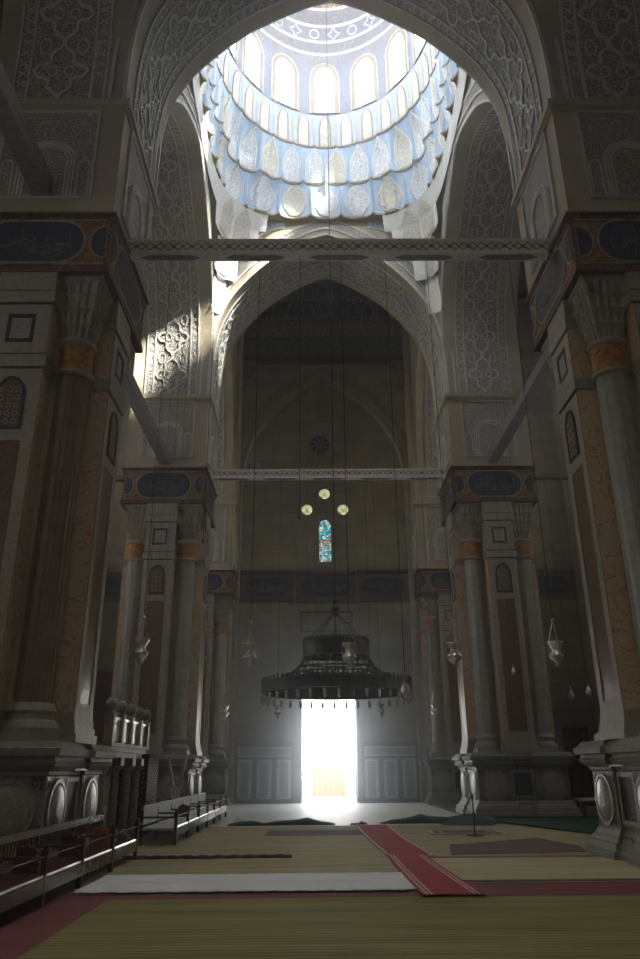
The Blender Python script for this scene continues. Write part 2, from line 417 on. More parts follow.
# ------------------------------------------------------------------ arches
def prof(half, z0, z1, apex, n=40):
    """pointed arch; from left foot to right foot"""
    base = [(1, 0), (1.0, .10), (.995, .22), (.975, .35), (.945, .44), (.87, .555), (.77, .65), (.64, .745), (.515, .82), (.38, .88), (.23, .94), (.1, .98), (0, 1)]
    # resample smoothly (Catmull)
    P = []
    for i in range(len(base) - 1):
        p0 = base[max(i - 1, 0)]; p1 = base[i]; p2 = base[i + 1]; p3 = base[min(i + 2, len(base) - 1)]
        if i == len(base) - 2: p3 = (2 * p2[0] - p1[0], 2 * p2[1] - p1[1])
        for k in range(4):
            t = k / 4
            P.append(tuple(.5 * ((2 * p1[j]) + (-p0[j] + p2[j]) * t + (2 * p0[j] - 5 * p1[j] + 4 * p2[j] - p3[j]) * t * t + (-p0[j] + 3 * p1[j] - 3 * p2[j] + p3[j]) * t ** 3) for j in (0, 1)))
    P.append((0, 1))
    R = [(half * u, z0 + (apex - z0) * v) for u, v in P]
    return [(-u, z) for u, z in R] + R[::-1][1:]

def lattice(ribs, fine, SM, s0, s1, w=.66, per=1.75):
    """trefoil lattice between two bordered bands: SM(t, s, n)"""
    k = 0; s = s0
    while s + per <= s1 + .01:
        for sg in (-1, 1):
            pts = [(0, 0), (.10, .10), (.28, .14), (.42, .22), (.40, .33), (.52, .38), (.80, .40), (.97, .50), (.80, .60), (.52, .62), (.40, .67), (.42, .78), (.28, .86), (.10, .90), (0, 1.0)]
            q = []
            for i in range(len(pts) - 1):
                for t in (0, .34, .67): q.append((sg * w * (pts[i][0] * (1 - t) + pts[i + 1][0] * t), s + per * (pts[i][1] * (1 - t) + pts[i + 1][1] * t)))
            q.append((0, s + per))
            ribs.ribbon(q, .075, .06, SM)
            ribs.ribbon([(sg * w * (.68 + .20 * cos(a)), s + per * (.06 + .13 * sin(a))) for a in [2 * pi * i / 12 for i in range(12)]], .04, .045, SM, closed=True)
            ribs.ribbon([(sg * w * (.30 + .17 * cos(a)), s + per * (.5 + .09 * sin(a))) for a in [2 * pi * i / 12 for i in range(12)]], .035, .045, SM, closed=True)
        k += 1; s += per
    n = 60
    for t in (-1.07, -.74, .74, 1.07): ribs.ribbon([(t, s0 + (s1 - s0) * i / n) for i in range(n + 1)], .05, .05, SM)
    for t in (-.9, .9):
        m = int((s1 - s0) / .32)
        for i in range(m):
            s_ = s0 + (i + .5) * (s1 - s0) / m
            ribs.ribbon([(t - .1, s_ - .08), (t + .1, s_ + .08)], .03, .03, SM); ribs.ribbon([(t + .1, s_ - .08), (t - .1, s_ + .08)], .03, .03, SM)

def make_arch(name, label, axis, c, half, d0, d1, z0, apex, mat='stone', ring=(), ztop=ZTOP, rich=True, dmat='carved', ringmat='carved_fine'):
    """arch wall; axis 'x': spans along x, thick along y (d0..d1). axis 'y': spans along y, thick along x."""
    if axis == 'x': W = lambda u, z, d: (c + u, d, z)
    else: W = lambda u, z, d: (d, c + u, z)
    P = prof(half, z0, None, apex)
    root = thing(name, label, 'arch', W(0, 0, (d0 + d1) / 2))
    mb = MB(); n = len(P)
    vs = []
    for d in (d0, d1): vs += [W(u, z, d) for u, z in P] + [W(u, ztop, d) for u, z in P]
    fs = []
    for i in range(n - 1):
        fs += [(i, i + 1, n + i + 1, n + i), (2 * n + i + 1, 2 * n + i, 3 * n + i, 3 * n + i + 1), (i + 1, i, 2 * n + i, 2 * n + i + 1), (n + i, n + i + 1, 3 * n + i + 1, 3 * n + i)]
    mb.add(vs, fs); mb.build('spandrel_wall', mat, root)
    # arc length table
    S = [0]
    for i in range(1, n): S.append(S[-1] + hypot(P[i][0] - P[i - 1][0], P[i][1] - P[i - 1][1]))
    dm = (d0 + d1) / 2; hd = (d1 - d0) / 2
    def SM(t, s, nn):
        s = min(max(s, 0), S[-1]); i = 0
        lo, hi = 0, n - 1
        while hi - lo > 1:
            m = (lo + hi) // 2
            if S[m] <= s: lo = m
            else: hi = m
        k = (s - S[lo]) / max(1e-9, S[hi] - S[lo])
        u = P[lo][0] + k * (P[hi][0] - P[lo][0]); z = P[lo][1] + k * (P[hi][1] - P[lo][1])
        tx, tz = P[hi][0] - P[lo][0], P[hi][1] - P[lo][1]; l = hypot(tx, tz) or 1
        # inward normal (towards opening)
        nx, nz = tz / l, -tx / l
        return W(u + nx * nn, z + nz * nn, dm + t)
    if rich:
        pan = MB(); m = 80
        a, b = .12, S[-1] - .12
        for t0, t1 in ((-1.05, 1.05),):
            vs = []; 
            for i in range(m + 1):
                s = a + (b - a) * i / m; vs += [SM(t0, s, .012), SM(t1, s, .012)]
            pan.add(vs, [(2 * i, 2 * i + 1, 2 * i + 3, 2 * i + 2) for i in range(m)])
        pan.build('soffit_carving', dmat, root)
        ribs = MB(); mid = S[-1] / 2; per = (mid - a) / round((mid - a) / 1.75)
        lattice(ribs, None, SM, a, b, per=per)
        ribs.build('soffit_lattice', 'rib' if dmat != 'carved_dark' else 'stone', root)
    for (d, sg) in ring:
        rb = MB()
        def off(k, nn):
            out = []
            for i in range(n):
                a_ = P[max(i - 1, 0)]; b_ = P[min(i + 1, n - 1)]
                tx, tz = b_[0] - a_[0], b_[1] - a_[1]; l = hypot(tx, tz) or 1
                if i == n // 2: tx, tz, l = 1, 0, 1
                out.append(W(P[i][0] - tz / l * k, P[i][1] + tx / l * k, d + sg * nn))
            return out
        for k0, k1, nn, mi in ((.0, .10, .06, 1), (.35, .43, .06, 1), (.43, .80, .03, 0), (.80, .88, .06, 1)):
            A, B, A2, B2 = off(k0, 0), off(k1, 0), off(k0, nn), off(k1, nn)
            fs = []
            for i in range(n - 1): fs += [(2 * n + i, 2 * n + i + 1, 3 * n + i + 1, 3 * n + i), (i, i + 1, 2 * n + i + 1, 2 * n + i), (n + i + 1, n + i, 3 * n + i, 3 * n + i + 1)]
            rb.add(A + B + A2 + B2, fs, mi)
        rb.build('arch_ring', [M[ringmat], M['rib'] if ringmat != 'carved_dark' else M['stone']], root)
    return root

AP = 23.85
yn0, yn1, yf0, yf1 = YN - H, YN + H, YF - H, YF + H
make_arch('transverse_arch', 'huge dark carved pointed arch overhead framing the lit dome', 'x', 0, XIN, yn0, yn1, ZSP, AP, ring=((yn0, -1), (yn1, 1)))
make_arch('transverse_arch', 'second pointed arch beneath the dome, with bright carved ring above far tie beam', 'x', 0, XIN, yf0, yf1, ZSP, AP + .35, ring=((yf0, -1),))
cyc = (yn1 + yf0) / 2; hc = (yf0 - yn1) / 2
for sg, lb in ((-1, 'side arch left of the dome with sunlit carved lattice under it'), (1, 'side arch right of the dome with shaded carved lattice under it')):
    make_arch('side_arch', lb, 'y', cyc, hc, min(sg * XIN, sg * XOUT), max(sg * XIN, sg * XOUT), ZSP, AP, ring=((sg * XIN, -sg),))
for sg, lb in ((-1, 'dark side arch above the near left pier at the top left corner'), (1, 'dark side arch above the near right pier at the top right corner')):
    make_arch('side_arch', lb, 'y', yn0 - hc, hc, min(sg * XIN, sg * XOUT), max(sg * XIN, sg * XOUT), ZSP, AP)
for sg, lb in ((-1, 'narrow side arch between far left pier and end wall'), (1, 'narrow side arch between far right pier and end wall')):
    make_arch('side_arch', lb, 'y', (yf1 + 36.9) / 2, (36.9 - yf1) / 2, min(sg * XIN, sg * XOUT), max(sg * XIN, sg * XOUT), 14.6, 22.4)

arcs = []
for s_, nm in ((-1, 'left'), (1, 'right')):
    m = MB(); T = planeY(yf0)
    P0 = [(s_ * (1.9 + 1.75 * sin(t)), 23.15 + 1.65 * cos(t)) for t in [pi / 2 * i / 12 for i in range(13)]]
    P0 = P0 + [(s_ * 3.65, 22.7)]
    m.ribbon(P0, .34, .03, T, 0); 
    for d_ in (-.2, .2): m.ribbon([(s_ * (1.9 + (1.75 + d_) * sin(t)), 23.15 + (1.65 + d_) * cos(t)) for t in [pi / 2 * i / 12 for i in range(13)]] + [(s_ * (3.65 + d_), 22.7)], .05, .05, T, 1)
    for i in range(12):
        t = pi / 2 * (i + .5) / 12; m.prism(circ(s_ * (1.9 + 1.75 * sin(t)), 23.15 + 1.65 * cos(t), .07, 8), 0, .045, T, 1)
    tag(m.build('arc_border', ['bluemid', 'whiteplaster']), 'dotted blue arc border under the dome tiers on the %s of the flat wall' % nm, 'ornament')

# ------------------------------------------------------------------ piers
def script_strokes(mb, T, u0, u1, z0, z1, n, w=.035, h=.02, mi=0, seed=1):
    r = random.Random(seed)
    H_ = z1 - z0
    for i in range(n):
        u = u0 + (u1 - u0) * (i + r.uniform(.2, .8)) / n; k = r.random(); zb = z0 + H_ * r.uniform(.05, .45); s = H_ * r.uniform(.25, .5)
        if k < .35: P = [(u, zb), (u + .02, zb + s * .7), (u - .02, zb + s * 1.2)]
        elif k < .75: P = [(u + s * .9 * cos(a), zb + s * .4 + s * .45 * sin(a)) for a in [pi * (.9 + t * 1.15 / 8) for t in range(9)]]
        else: P = [(u + s * .35 * cos(a), zb + s * .5 + s * .3 * sin(a)) for a in [2 * pi * t / 9 for t in range(8)]]
        P = [(min(max(a, u0), u1), min(max(b, z0), z1)) for a, b in P]
        mb.ribbon(P, w, h, T, mi)

def frieze_faces(root, cx, cy, hh, z0, z1, faces, seed=3):
    zc = (z0 + z1) / 2; fh = z1 - z0
    fr = MB()
    fr.cbox(cx, cy, hh, z0, z1)
    fr.cbox(cx, cy, hh + .05, z0, z0 + fh * .09); fr.cbox(cx, cy, hh + .03, z0 + fh * .09, z0 + fh * .14)
    fr.cbox(cx, cy, hh + .03, z1 - fh * .14, z1 - fh * .1); fr.cbox(cx, cy, hh + .10, z1 - fh * .03, z1)
    for k in faces:
        T = face(cx, cy, hh, k)
        n = 26
        for i in range(n): 
            u = -hh + 2 * hh * (i + .5) / n
            fr.prism(rect(u - .035, u + .035, z1 - fh * .1, z1 - fh * .03), 0, .06, T)
        fr.prism(rect(-hh + .04, hh - .04, z0 + fh * .14, z1 - fh * .14), 0, .012, T, 1)
    fz = fr.build('frieze', ['frieze', 'ochre'], root)
    for k in faces:
        T = face(cx, cy, hh + .012, k)
        hz = fh * .345
        md = MB(); g = MB()
        md.prism(stadium(0, zc + fh * .01, hh * .66, hz), 0, .02, T)
        md_o = md.build('blue_medallion', 'blue', fz); md_o['label'] = 'long dark blue medallion'
        g.ringprism(stadium(0, zc + fh * .01, hh * .66 + .05, hz + .05), stadium(0, zc + fh * .01, hh * .66, hz), 0, .04, T)
        rr = hz * .78
        for s in (-1, 1):
            # small roundels run off the corners as half circles
            uc = s * (hh - .10)
            A = []
            for i in range(13):
                a = pi / 2 + pi * i / 12 if s > 0 else -pi / 2 + pi * i / 12
                A.append((uc + rr * .78 * cos(a), zc + rr * sin(a)))
            md2 = MB(); md2.prism(A, 0, .02, T); md2.build('half_roundel', 'blue', fz)
            g.ribbon(A, .05, .04, T)
            g.ribbon([(s * hh * .30, zc + hz + .055), (s * (hh - .08), zc + hz + .055)], .03, .035, T)
            g.ribbon([(s * hh * .30, zc - hz - .04), (s * (hh - .08), zc - hz - .04)], .03, .035, T)
        g.build('gold_border', 'gold', fz)
        sc = MB(); script_strokes(sc, face(cx, cy, hh + .03, k), -hh * .5, hh * .5, zc - hz * .8, zc + hz * .8, 22, .022, .012, 0, seed + k)
        sc.build('inscription', 'dullgold', fz)
    return fz

def make_pier(cx, cy, z0, z1, faces=(0, 1, 2, 3), sx=1.0, loc=None):
    """z0/z1: bottom and top of the frieze; everything below is laid out from it"""
    root = thing('pier', '', 'pier', (cx, cy, 0))
    K = (z0 - 2.05) / (ZF0 - 2.05)
    zz = lambda z: 2.05 + (z - 2.05) * K
    h = H * sx
    MB().cbox(cx, cy, h * .66, 1.9, z0).build('core', 'stone', root)
    # plinth: four corner dies and a slightly recessed centre
    pl = MB()
    PR = [(0, .25), (.13, .25), (.15, .20), (.27, .19), (.29, .14), (.34, .12), (.40, .06), (.47, .03), (.50, 0), (1.50, 0), (1.52, .04), (1.58, .045), (1.60, .09), (1.66, .16), (1.72, .19), (1.74, .16), (1.80, .15), (1.82, .24), (1.93, .26), (1.95, .20), (2.05, .12)]
    cm = h * .64; cs = h * .37
    def stack(x0f, x1f, y0f, y1f, fr=1.0, dz=0):
        vs = []
        for z_, e_ in PR:
            vs += [(x0f(e_ * fr), y0f(e_ * fr), z_ - dz), (x1f(e_ * fr), y0f(e_ * fr), z_ - dz), (x1f(e_ * fr), y1f(e_ * fr), z_ - dz), (x0f(e_ * fr), y1f(e_ * fr), z_ - dz)]
        n_ = len(PR)
        pl.add(vs, [(4 * j + i, 4 * j + (i + 1) % 4, 4 * j + 4 + (i + 1) % 4, 4 * j + 4 + i) for j in range(n_ - 1) for i in range(4)] + [(0, 3, 2, 1), (4 * n_ - 4, 4 * n_ - 3, 4 * n_ - 2, 4 * n_ - 1)])
    for sx_ in (-1, 1):
        for sy_ in (-1, 1):
            fx = lambda e, g: cx + sx_ * (h * .98 + e if g else cm - cs - e * .6)
            fy = lambda e, g: cy + sy_ * (h * .98 + e if g else cm - cs - e * .6)
            stack(lambda e: fx(e, sx_ > 0 and 0 or (1 if sx_ < 0 else 0)), lambda e: fx(e, 1 if sx_ > 0 else 0), lambda e: fy(e, 1 if sy_ < 0 else 0), lambda e: fy(e, 1 if sy_ > 0 else 0))
    q_ = h * .93
    stack(lambda e: cx - q_ - e, lambda e: cx + q_ + e, lambda e: cy - q_ - e, lambda e: cy + q_ + e, .95, .003)
    pz = pl.build('plinth', 'plinth', root)
    for k in faces:
        T = face(cx, cy, h * .98, k)
        for s in (-1, 1):
            uc = s * h * .625
            r = MB(); P = circ(uc, 1.0, .40 * sx)
            r.ringprism(circ(uc, 1.0, .46 * sx), P, 0, .05, T); r.prism(P, 0, .015, T); 
            prev = P
            for rr, nn in ((.36, .05), (.28, .075), (.15, .09)):
                Q = circ(uc, 1.0, rr * sx)
                r.add([T(u, z, .015 if prev is P else pn) for u, z in prev] + [T(u, z, nn) for u, z in Q], [(i, (i + 1) % 28, 28 + (i + 1) % 28, 28 + i) for i in range(28)]); prev = Q; pn = nn
            r.add([T(u, z, pn) for u, z in prev], [tuple(range(28))])
            r.build('roundel', 'roundel', pz)
            il = MB()
            for c_ in ((-1, -1), (-1, 1), (1, -1), (1, 1)):
                il.ribbon([(uc + c_[0] * .33 * sx, 1.0 + c_[1] * .47), (uc + c_[0] * .5 * sx, 1.0 + c_[1] * .47), (uc + c_[0] * .5 * sx, 1 + c_[1] * .3)], .035, .008, T)
                il.ribbon([(uc + c_[0] * .40 * sx + .05 * cos(a), 1.0 + c_[1] * .40 + .05 * sin(a)) for a in [2 * pi * t / 8 for t in range(8)]], .028, .008, T, closed=True)
            il.build('black_inlay', 'inlay', pz)
        T2 = face(cx, cy, h * .93, k)
        sq = MB(); sq.prism(rect(-.31 * sx, .31 * sx, .66, 1.40), 0, .02, T2); sq.build('dark_slab', 'marble_dark', pz)
        fr = MB(); o = rect(-.38 * sx, .38 * sx, .58, 1.48); fr.ringprism(o, rect(-.31 * sx, .31 * sx, .66, 1.40), 0, .05, T2); fr.build('slab_frame', 'marble_pale', pz)
        ct = MB(); ct.ribbon([(-.30, .22), (.30, .22), (.24, .40), (-.24, .40)], .03, .02, face(cx, cy, h * .93 + .16, k), closed=True); ct.build('cartouche', 'inlay', pz); ct = MB()
        ct.ribbon([(-.36, 1.60), (.36, 1.60), (.22, 1.80), (-.22, 1.80)], .035, .02, face(cx, cy, h * .93 + .155, k), closed=True)
        ct.build('cartouche', 'inlay', pz)
    # pilasters
    hw = .56 * sx; pe = h * 1.0
    for k in faces:
        T = face(cx, cy, 0, k)
        pm = MB()
        pm.prism(rect(-hw, hw, 2.05, z0), h * .5, pe - .02, T)       # body, sides in orange veined marble
        pb = pm.build('pilaster', 'marble_orange', root)
        T = face(cx, cy, pe - .02, k)
        fm = MB()
        fm.ringprism(rect(-hw, hw, zz(2.55), zz(7.62)), rect(-.34 * sx, .34 * sx, zz(2.75), zz(7.45)), 0, .025, T)
        gp = archpoly(0, .25 * sx, zz(7.75), zz(8.45), zz(8.78)); 
        fm.prism(rect(-hw, hw, zz(7.62), zz(9.0)), 0, .022, T)
        fm.ringprism(rect(-hw, hw, zz(9.35), zz(10.5)), rect(-.28 * sx, .28 * sx, zz(9.62), zz(10.28)), 0, .025, T)
        fm.build('marble_facing', 'marble_pale', pb)
        g = MB(); g.prism(rect(-.34 * sx, .34 * sx, zz(2.75), zz(7.45)), 0, .01, T); g.build('granite_panel', 'marble_brown', pb)
        T3 = face(cx, cy, pe, k)
        g = MB(); g.prism(gp, 0, .012, T3); 
        g.ringprism(offs(gp, .05), gp, 0, .035, T3, 1)
        for i in range(3):
            for j in range(5):
                uu = (i - 1) * .15 * sx; z = zz(7.85) + j * .17 * K
                g.ringprism(circ(uu, z, .06, 8), circ(uu, z, .035, 8), 0, .03, T3, 2)
        gg = g.build('arched_grille', ['marble_brown', 'inlay', 'marble_pale'], pb)
        g = MB(); g.prism(rect(-.21 * sx, .21 * sx, zz(9.70), zz(10.20)), 0, .012, face(cx, cy, pe - .02, k)); g.build('square_panel', 'marble_grey', pb)
        g = MB(); g.ringprism(rect(-.28 * sx, .28 * sx, zz(9.62), zz(10.28)), rect(-.21 * sx, .21 * sx, zz(9.70), zz(10.20)), 0, .035, T)
        for z in (9.02, 9.32, 10.52, 10.82): g.prism(rect(-hw, hw, zz(z), zz(z) + .045), 0, .03, T)
        g.build('black_moulding', 'inlay', pb)
        for nm_, S_ in (('pilaster_band', ((9.06, 9.32, .05),)), ('pilaster_capital', ((10.56, 10.82, .05), (10.82, 11.3, .03))), ('pilaster_base', ((2.05, 2.2, .12), (2.2, 2.32, .08), (2.32, 2.45, .05), (2.45, 2.55, .03)))):
            g = MB()
            for a, b, e in S_: g.prism(rect(-hw - e, hw + e, zz(a), zz(b)), -.5, e, T)
            g.build(nm_, 'marble_pale', pb)
    frieze_faces(root, cx, cy, h, z0, z1, faces, seed=int(cx * 3 + cy))
    # upper block with carved panels and impost moulding
    zs = ZSP if z1 > 12 else 14.6
    up = MB(); up.cbox(cx, cy, h, z1, ZTOP - .02)
    up.build('upper_block', 'stone', root)
    im = MB(); 
    im.cbox(cx, cy, h + .05, zs - .22, zs - .12); im.cbox(cx, cy, h + .12, zs - .12, zs + .05)
    im.build('impost_moulding', 'stone', root)
    for k in faces:
        T = face(cx, cy, h, k)
        a, b = z1 + .45, zs - .28
        w = 1.05 * sx
        cp = MB(); cp.prism(rect(-w, w, a, b), 0, .015, T)
        c1 = cp.build('carved_panel', 'carved_fine', root)
        rb = MB()
        rb.ribbon([(-w, a), (w, a), (w, b), (-w, b)], .06, .06, T, closed=True)
        hh = (b - a)
        for r_ in (.62, .54, .46): rb.ribbon([(r_ * sx, a + .05)] + [(r_ * sx * cos(t), a + hh * .42 + r_ * .85 * sin(t)) for t in [pi * i / 14 for i in range(15)]] + [(-r_ * sx, a + .05)], .045, .06, T)
        for s in (-1, 1):
            uc = s * .85 * sx
            rb.ribbon([(uc + .13, a + .05)] + [(uc + .13 * cos(t), a + hh * .34 + .2 * sin(t)) for t in [pi * i / 8 for i in range(9)]] + [(uc - .13, a + .05)], .035, .05, T)
        rb.build('panel_relief', 'rib', c1)
    return root

def make_column(z0, z1, fluted, mats=('marble_grey', 'collar', 'marble_pale'), r=.34, top=.52):
    root = thing('engaged_column', '', 'column', (0, 0, z0))
    K = (z1 - 2.05) / (ZF0 - 2.05); zz = lambda z: 2.05 + (z - 2.05) * K
    b = MB(); b.cbox(0, 0, r + .15, z0, z0 + .14)
    b.lathe([(r + .14, z0 + .14), (r + .15, z0 + .22), (r + .11, z0 + .30), (r + .05, z0 + .36), (r + .05, z0 + .44), (r + .09, z0 + .50), (r + .04, z0 + .58), (r, z0 + .64)], seg=32)
    b.build('column_base', mats[2], root)
    s = MB(); zt = zz(9.15); n = 96 if fluted else 24
    mod = (lambda rr, z, a: rr * (1 - .055 * abs(sin(a * 10)) ** .7)) if fluted else (lambda rr, z, a: rr / max(cos(((a + pi / 8) % (pi / 4)) - pi / 8), .9) * .975)
    s.lathe([(r, z0 + .60), (r * 1.0, z0 + 2.5), (r * .94, zt)], seg=n, mod=mod)
    s.build('column_shaft', mats[0], root, smooth=not fluted and False)
    c = MB(); r2 = r * .96
    c.lathe([(r2 + .02, zt), (r2 + .02, zz(9.80))], seg=28); c.build('gilt_collar', mats[1], root, smooth=False)
    c = MB()
    c.lathe([(r2 + .02, zt - .07), (r2 + .07, zt - .04), (r2 + .07, zt + .02), (r2 + .02, zt + .05)], seg=28); c.build('ring_moulding', mats[2], root); c = MB()
    c.lathe([(r2 + .02, zz(9.76)), (r2 + .07, zz(9.80)), (r2 + .06, zz(9.88)), (r2, zz(9.92))], seg=28)
    c.build('ring_moulding', mats[2], root)
    # stalactite capital : tiers of leaf niches growing from round to square
    cp = MB(); za = zz(9.86); zb = z1 - .07; tiers = 4; seg = 64
    def sq(rad, t, a):  # morph circle -> square
        k = 1 / max(abs(cos(a)), abs(sin(a))); return rad * (1 + (min(k, 1.36) - 1) * t)
    prof_ = []
    for i in range(tiers):
        for j in range(7):
            f = (i + j / 6) / tiers
            prof_.append((i, j / 6, f))
    rows = []
    for i, q, f in prof_:
        z = za + (zb - za) * f; row = []
        R = r + .01 + (top - .02 - r) * ((i + .12 + .88 * q ** 5) / tiers) 
        for a_ in range(seg):
            a = 2 * pi * a_ / seg + pi / seg
            ph = (4 + 0) * a * 1 + (pi / 2 if i % 2 else 0)
            nich = abs(sin(ph * 1.0 * (1 if i < 1 else 1) * 2)) 
            inset = .10 * nich * (1 - q ** 5)
            rr = sq(R, min(1, f * 1.5 + .1), a) - inset
            row.append((rr * cos(a), rr * sin(a), z))
        rows.append(row)
    vs = [p for r_ in rows for p in r_]; m = len(rows)
    cp.add(vs, [(j * seg + i, j * seg + (i + 1) % seg, (j + 1) * seg + (i + 1) % seg, (j + 1) * seg + i) for j in range(m - 1) for i in range(seg)] + [tuple((m - 1) * seg + i for i in range(seg)), tuple(range(seg))[::-1]])
    cp.cbox(0, 0, top, zb, z1)
    cp.build('capital', 'marble_pale' if mats[2] == 'marble_pale' else mats[2], root)
    return root

pier0 = make_pier(-PX, YN, ZF0, ZF1)
pier0['label'] = 'massive near left pier with dark blue medallion frieze, in shadow'
for (x, y, lb) in ((PX, YN, 'massive near right pier with orange veined marble strip, at right edge'),
                   (-PX, YF, 'far left pier under the dome, frieze lit bluish, behind the reading platform'),
                   (PX, YF, 'far right pier under the dome, brown granite pilaster facing front')):
    c = copy_tree(pier0); c.location = (x, y, 0); c['label'] = lb
endp = make_pier(-6.15, 38.3, 9.75, 11.0, (0, 1), .88); endp['label'] = 'engaged pier against end wall, left of the doorway'
c = copy_tree(endp); c.location = (5.75, 38.3, 0); c.rotation_euler = (0, 0, 0)
c['label'] = 'engaged pier against end wall, right of doorway, with bluish lit plinth'
# the right one turns its decorated side towards the nave
endr = make_pier(6.15, 38.3, 9.75, 11.0, (0, 3), .88)
endr['label'] = c['label']
def kill(o):
    for ch in list(o.children): kill(ch)
    bpy.data.objects.remove(o)
kill(c)

CO = .98
M['flute'] = noisy('brown_fluted_marble', [(.3, (.15, .10, .07)), (.7, (.24, .175, .125))], 3, rough=.35, bs=0)
colF = make_column(2.05, ZF0, True, ('flute', 'collar', 'marble_pale'))
colS = make_column(2.05, ZF0, False)
def place_col(proto, x, y, lb, first=[set()]):
    o = proto if proto.name not in first[0] else copy_tree(proto)
    first[0].add(proto.name)
    o.location = (x, y, 2.05); o['label'] = lb
    return o
place_col(colF, -PX + CO, YN - CO, 'fluted brown column on the front nave corner of near left pier')
place_col(colF, -PX + CO, YN + CO, 'fluted brown column on the rear nave corner of near left pier')
place_col(colS, PX - CO, YN - CO, 'grey marble column with orange collar at right edge, nearest of all')
place_col(colS, PX - CO, YN + CO, 'grey marble column on the rear nave corner of near right pier')
for nm, s in (('far left', -1), ('far right', 1)):
    place_col(colS, s * (PX - CO), YF - CO, 'grey column on %s pier, front corner towards the nave' % nm)
    place_col(colS, s * (PX + CO), YF - CO, 'grey column on %s pier, front corner towards the aisle' % nm)
    place_col(colS, s * (PX - CO), YF + CO, 'grey column on %s pier, rear corner towards the end wall' % nm)
colE = make_column(2.05, 9.75, False, ('marble_pale', 'collar', 'marble_pale'), .30, .46)
colE.location = (-6.15 + .87, 38.3 - .87, 2.05); colE['label'] = 'pale column beside end wall, left of doorway'
c = copy_tree(colE); c.location = (6.15 - .87, 38.3 - .87, 2.05); c['label'] = 'pale column beside end wall, right of doorway'

# ------------------------------------------------------------------ tie beams
def beam(label, p0, p1, w, h, painted, mat='beam_paint'):
    """horizontal painted timber from p0 to p1 (top face at z)"""
    p0 = Vector(p0); p1 = Vector(p1); d = (p1 - p0); L = d.length; d.normalize(); s = d.cross(Vector((0, 0, 1)))
    root = thing('tie_beam', label, 'beam', (p0 + p1) / 2)
    T = lambda u, z, n: tuple(p0 + d * u + s * n + Vector((0, 0, z)))
    mb = MB()
    mb.prism(rect(0, L, -h, 0), -w / 2, w / 2, T)
    if painted:
        mb.prism(rect(0, L, -.05, .02), -w / 2 - .03, w / 2 + .03, T); mb.prism(rect(0, L, -h - .02, -h + .03), -w / 2 - .02, w / 2 + .02, T, 0)
    mb.build('timber', [mat, 'beam_red'], root)
    if painted:
        g = MB()
        for sg in (1, -1):
            T2 = lambda u, z, n: tuple(p0 + d * u + s * (sg * (w / 2 + n)) + Vector((0, 0, z)))
            n = int(L / .42); st = L / n
            for k in range(n):
                u = (k + .5) * st; zc = -h / 2 + .01; q = h * .27
                g.ribbon([(u - st / 2, zc), (u - st * .3, zc + q), (u, zc), (u + st * .3, zc - q), (u + st / 2, zc)], .024, .012, T2)
                g.ribbon([(u - st / 2, zc), (u - st * .3, zc - q), (u, zc), (u + st * .3, zc + q), (u + st / 2, zc)], .024, .012, T2)
                g.prism(circ(u, zc, .05, 8), 0, .012, T2)
        g.build('scroll_pattern', 'beam_red', root)
        u = MB(); T3 = lambda a, b, n: tuple(p0 + d * a + s * b + Vector((0, 0, -h - .02 - n)))
        n = int(L / 1.9); st = L / n
        for k in range(n): 
            uc = (k + .5) * st
            u.prism([(uc - .7, 0), (uc - .5, -w * .38), (uc + .5, -w * .38), (uc + .7, 0), (uc + .5, w * .38), (uc - .5, w * .38)], 0, .01, T3)
            u.ribbon([(uc + .1 * cos(a), .06 * sin(a)) for a in [2 * pi * t / 8 for t in range(8)]], .03, .02, T3, closed=True)
        u.build('underside_panel', 'beam_grey', root)
    return root
YB1, YB2, ZB = 14.34, 28.75, 13.15
beam('painted tie beam crossing the picture below the dome, the nearer one', (-XIN, YB1, ZB), (XIN, YB1, ZB), .24, .38, True)
beam('painted tie beam crossing between the far piers, the farther one', (-XIN, YB2, ZB), (XIN, YB2, ZB), .26, .34, True)
for s, nm in ((-1, 'left'), (1, 'right')):
    beam('plain grey tie beam running back between the %s piers' % nm, (s * PX, yn1, 13.3), (s * PX, yf0, 13.3), .40, .36, False, 'beam_grey')
beam('dark tie beam at the upper left edge, running towards the camera', (-PX, 2.2, 13.75), (-PX, yn0, 13.75), .40, .45, False, 'beam_grey')
beam('thin tie beam in the right aisle beside far right pier', (XOUT, YB2, 12.95), (13.5, YB2, 12.95), .3, .2, False, 'beam_grey')
beam('thin tie beam in the left aisle beside far left pier', (-13.5, YB2, 12.95), (-XOUT, YB2, 12.95), .3, .2, False, 'beam_grey')

# ------------------------------------------------------------------ dome on stalactite tiers
DA, DB, DY = 4.95, (yf0 - yn1) / 2, cyc
dome = thing('dome', 'bright blue and white painted dome with arched windows over the crossing', 'dome', (0, DY, 24))
def plan(th, p, k=1.0):
    c, s = abs(cos(th)), abs(sin(th))
    r = ((c / DA) ** p + (s / DB) ** p) ** (-1 / p)
    return r * k
def pt(th, r, z): return (r * cos(th), DY + r * sin(th), z)
TIERS = [  # z bottom, z top, power, scale, scallops, phase, depth
    (24.95, 26.80, 3.4, .945, 24, .5, .30),
    (26.80, 28.90, 2.6, .935, 32, .0, .26),
    (28.90, 30.85, 2.05, .925, 32, .5, .12)]
def bottom(k, th):
    if k >= 3: return plan(th, 2.0, .915)
    z0, z1, p, sc, n, ph, dep = TIERS[k]
    r = plan(th, p, sc)
    q = abs(sin((th / (2 * pi) * n + ph) * pi)) ** .5
    r += dep * (q - .5)
    if k < 2:  # deeper bay on the diagonals
        for dg in (pi / 4, 3 * pi / 4, 5 * pi / 4, 7 * pi / 4):
            dd = abs((th - dg + pi) % (2 * pi) - pi)
            if dd < .21: r += (.30 if k == 1 else .22) * cos(dd / .21 * pi / 2) ** .7
            elif dd < .30: r -= .10
    return r
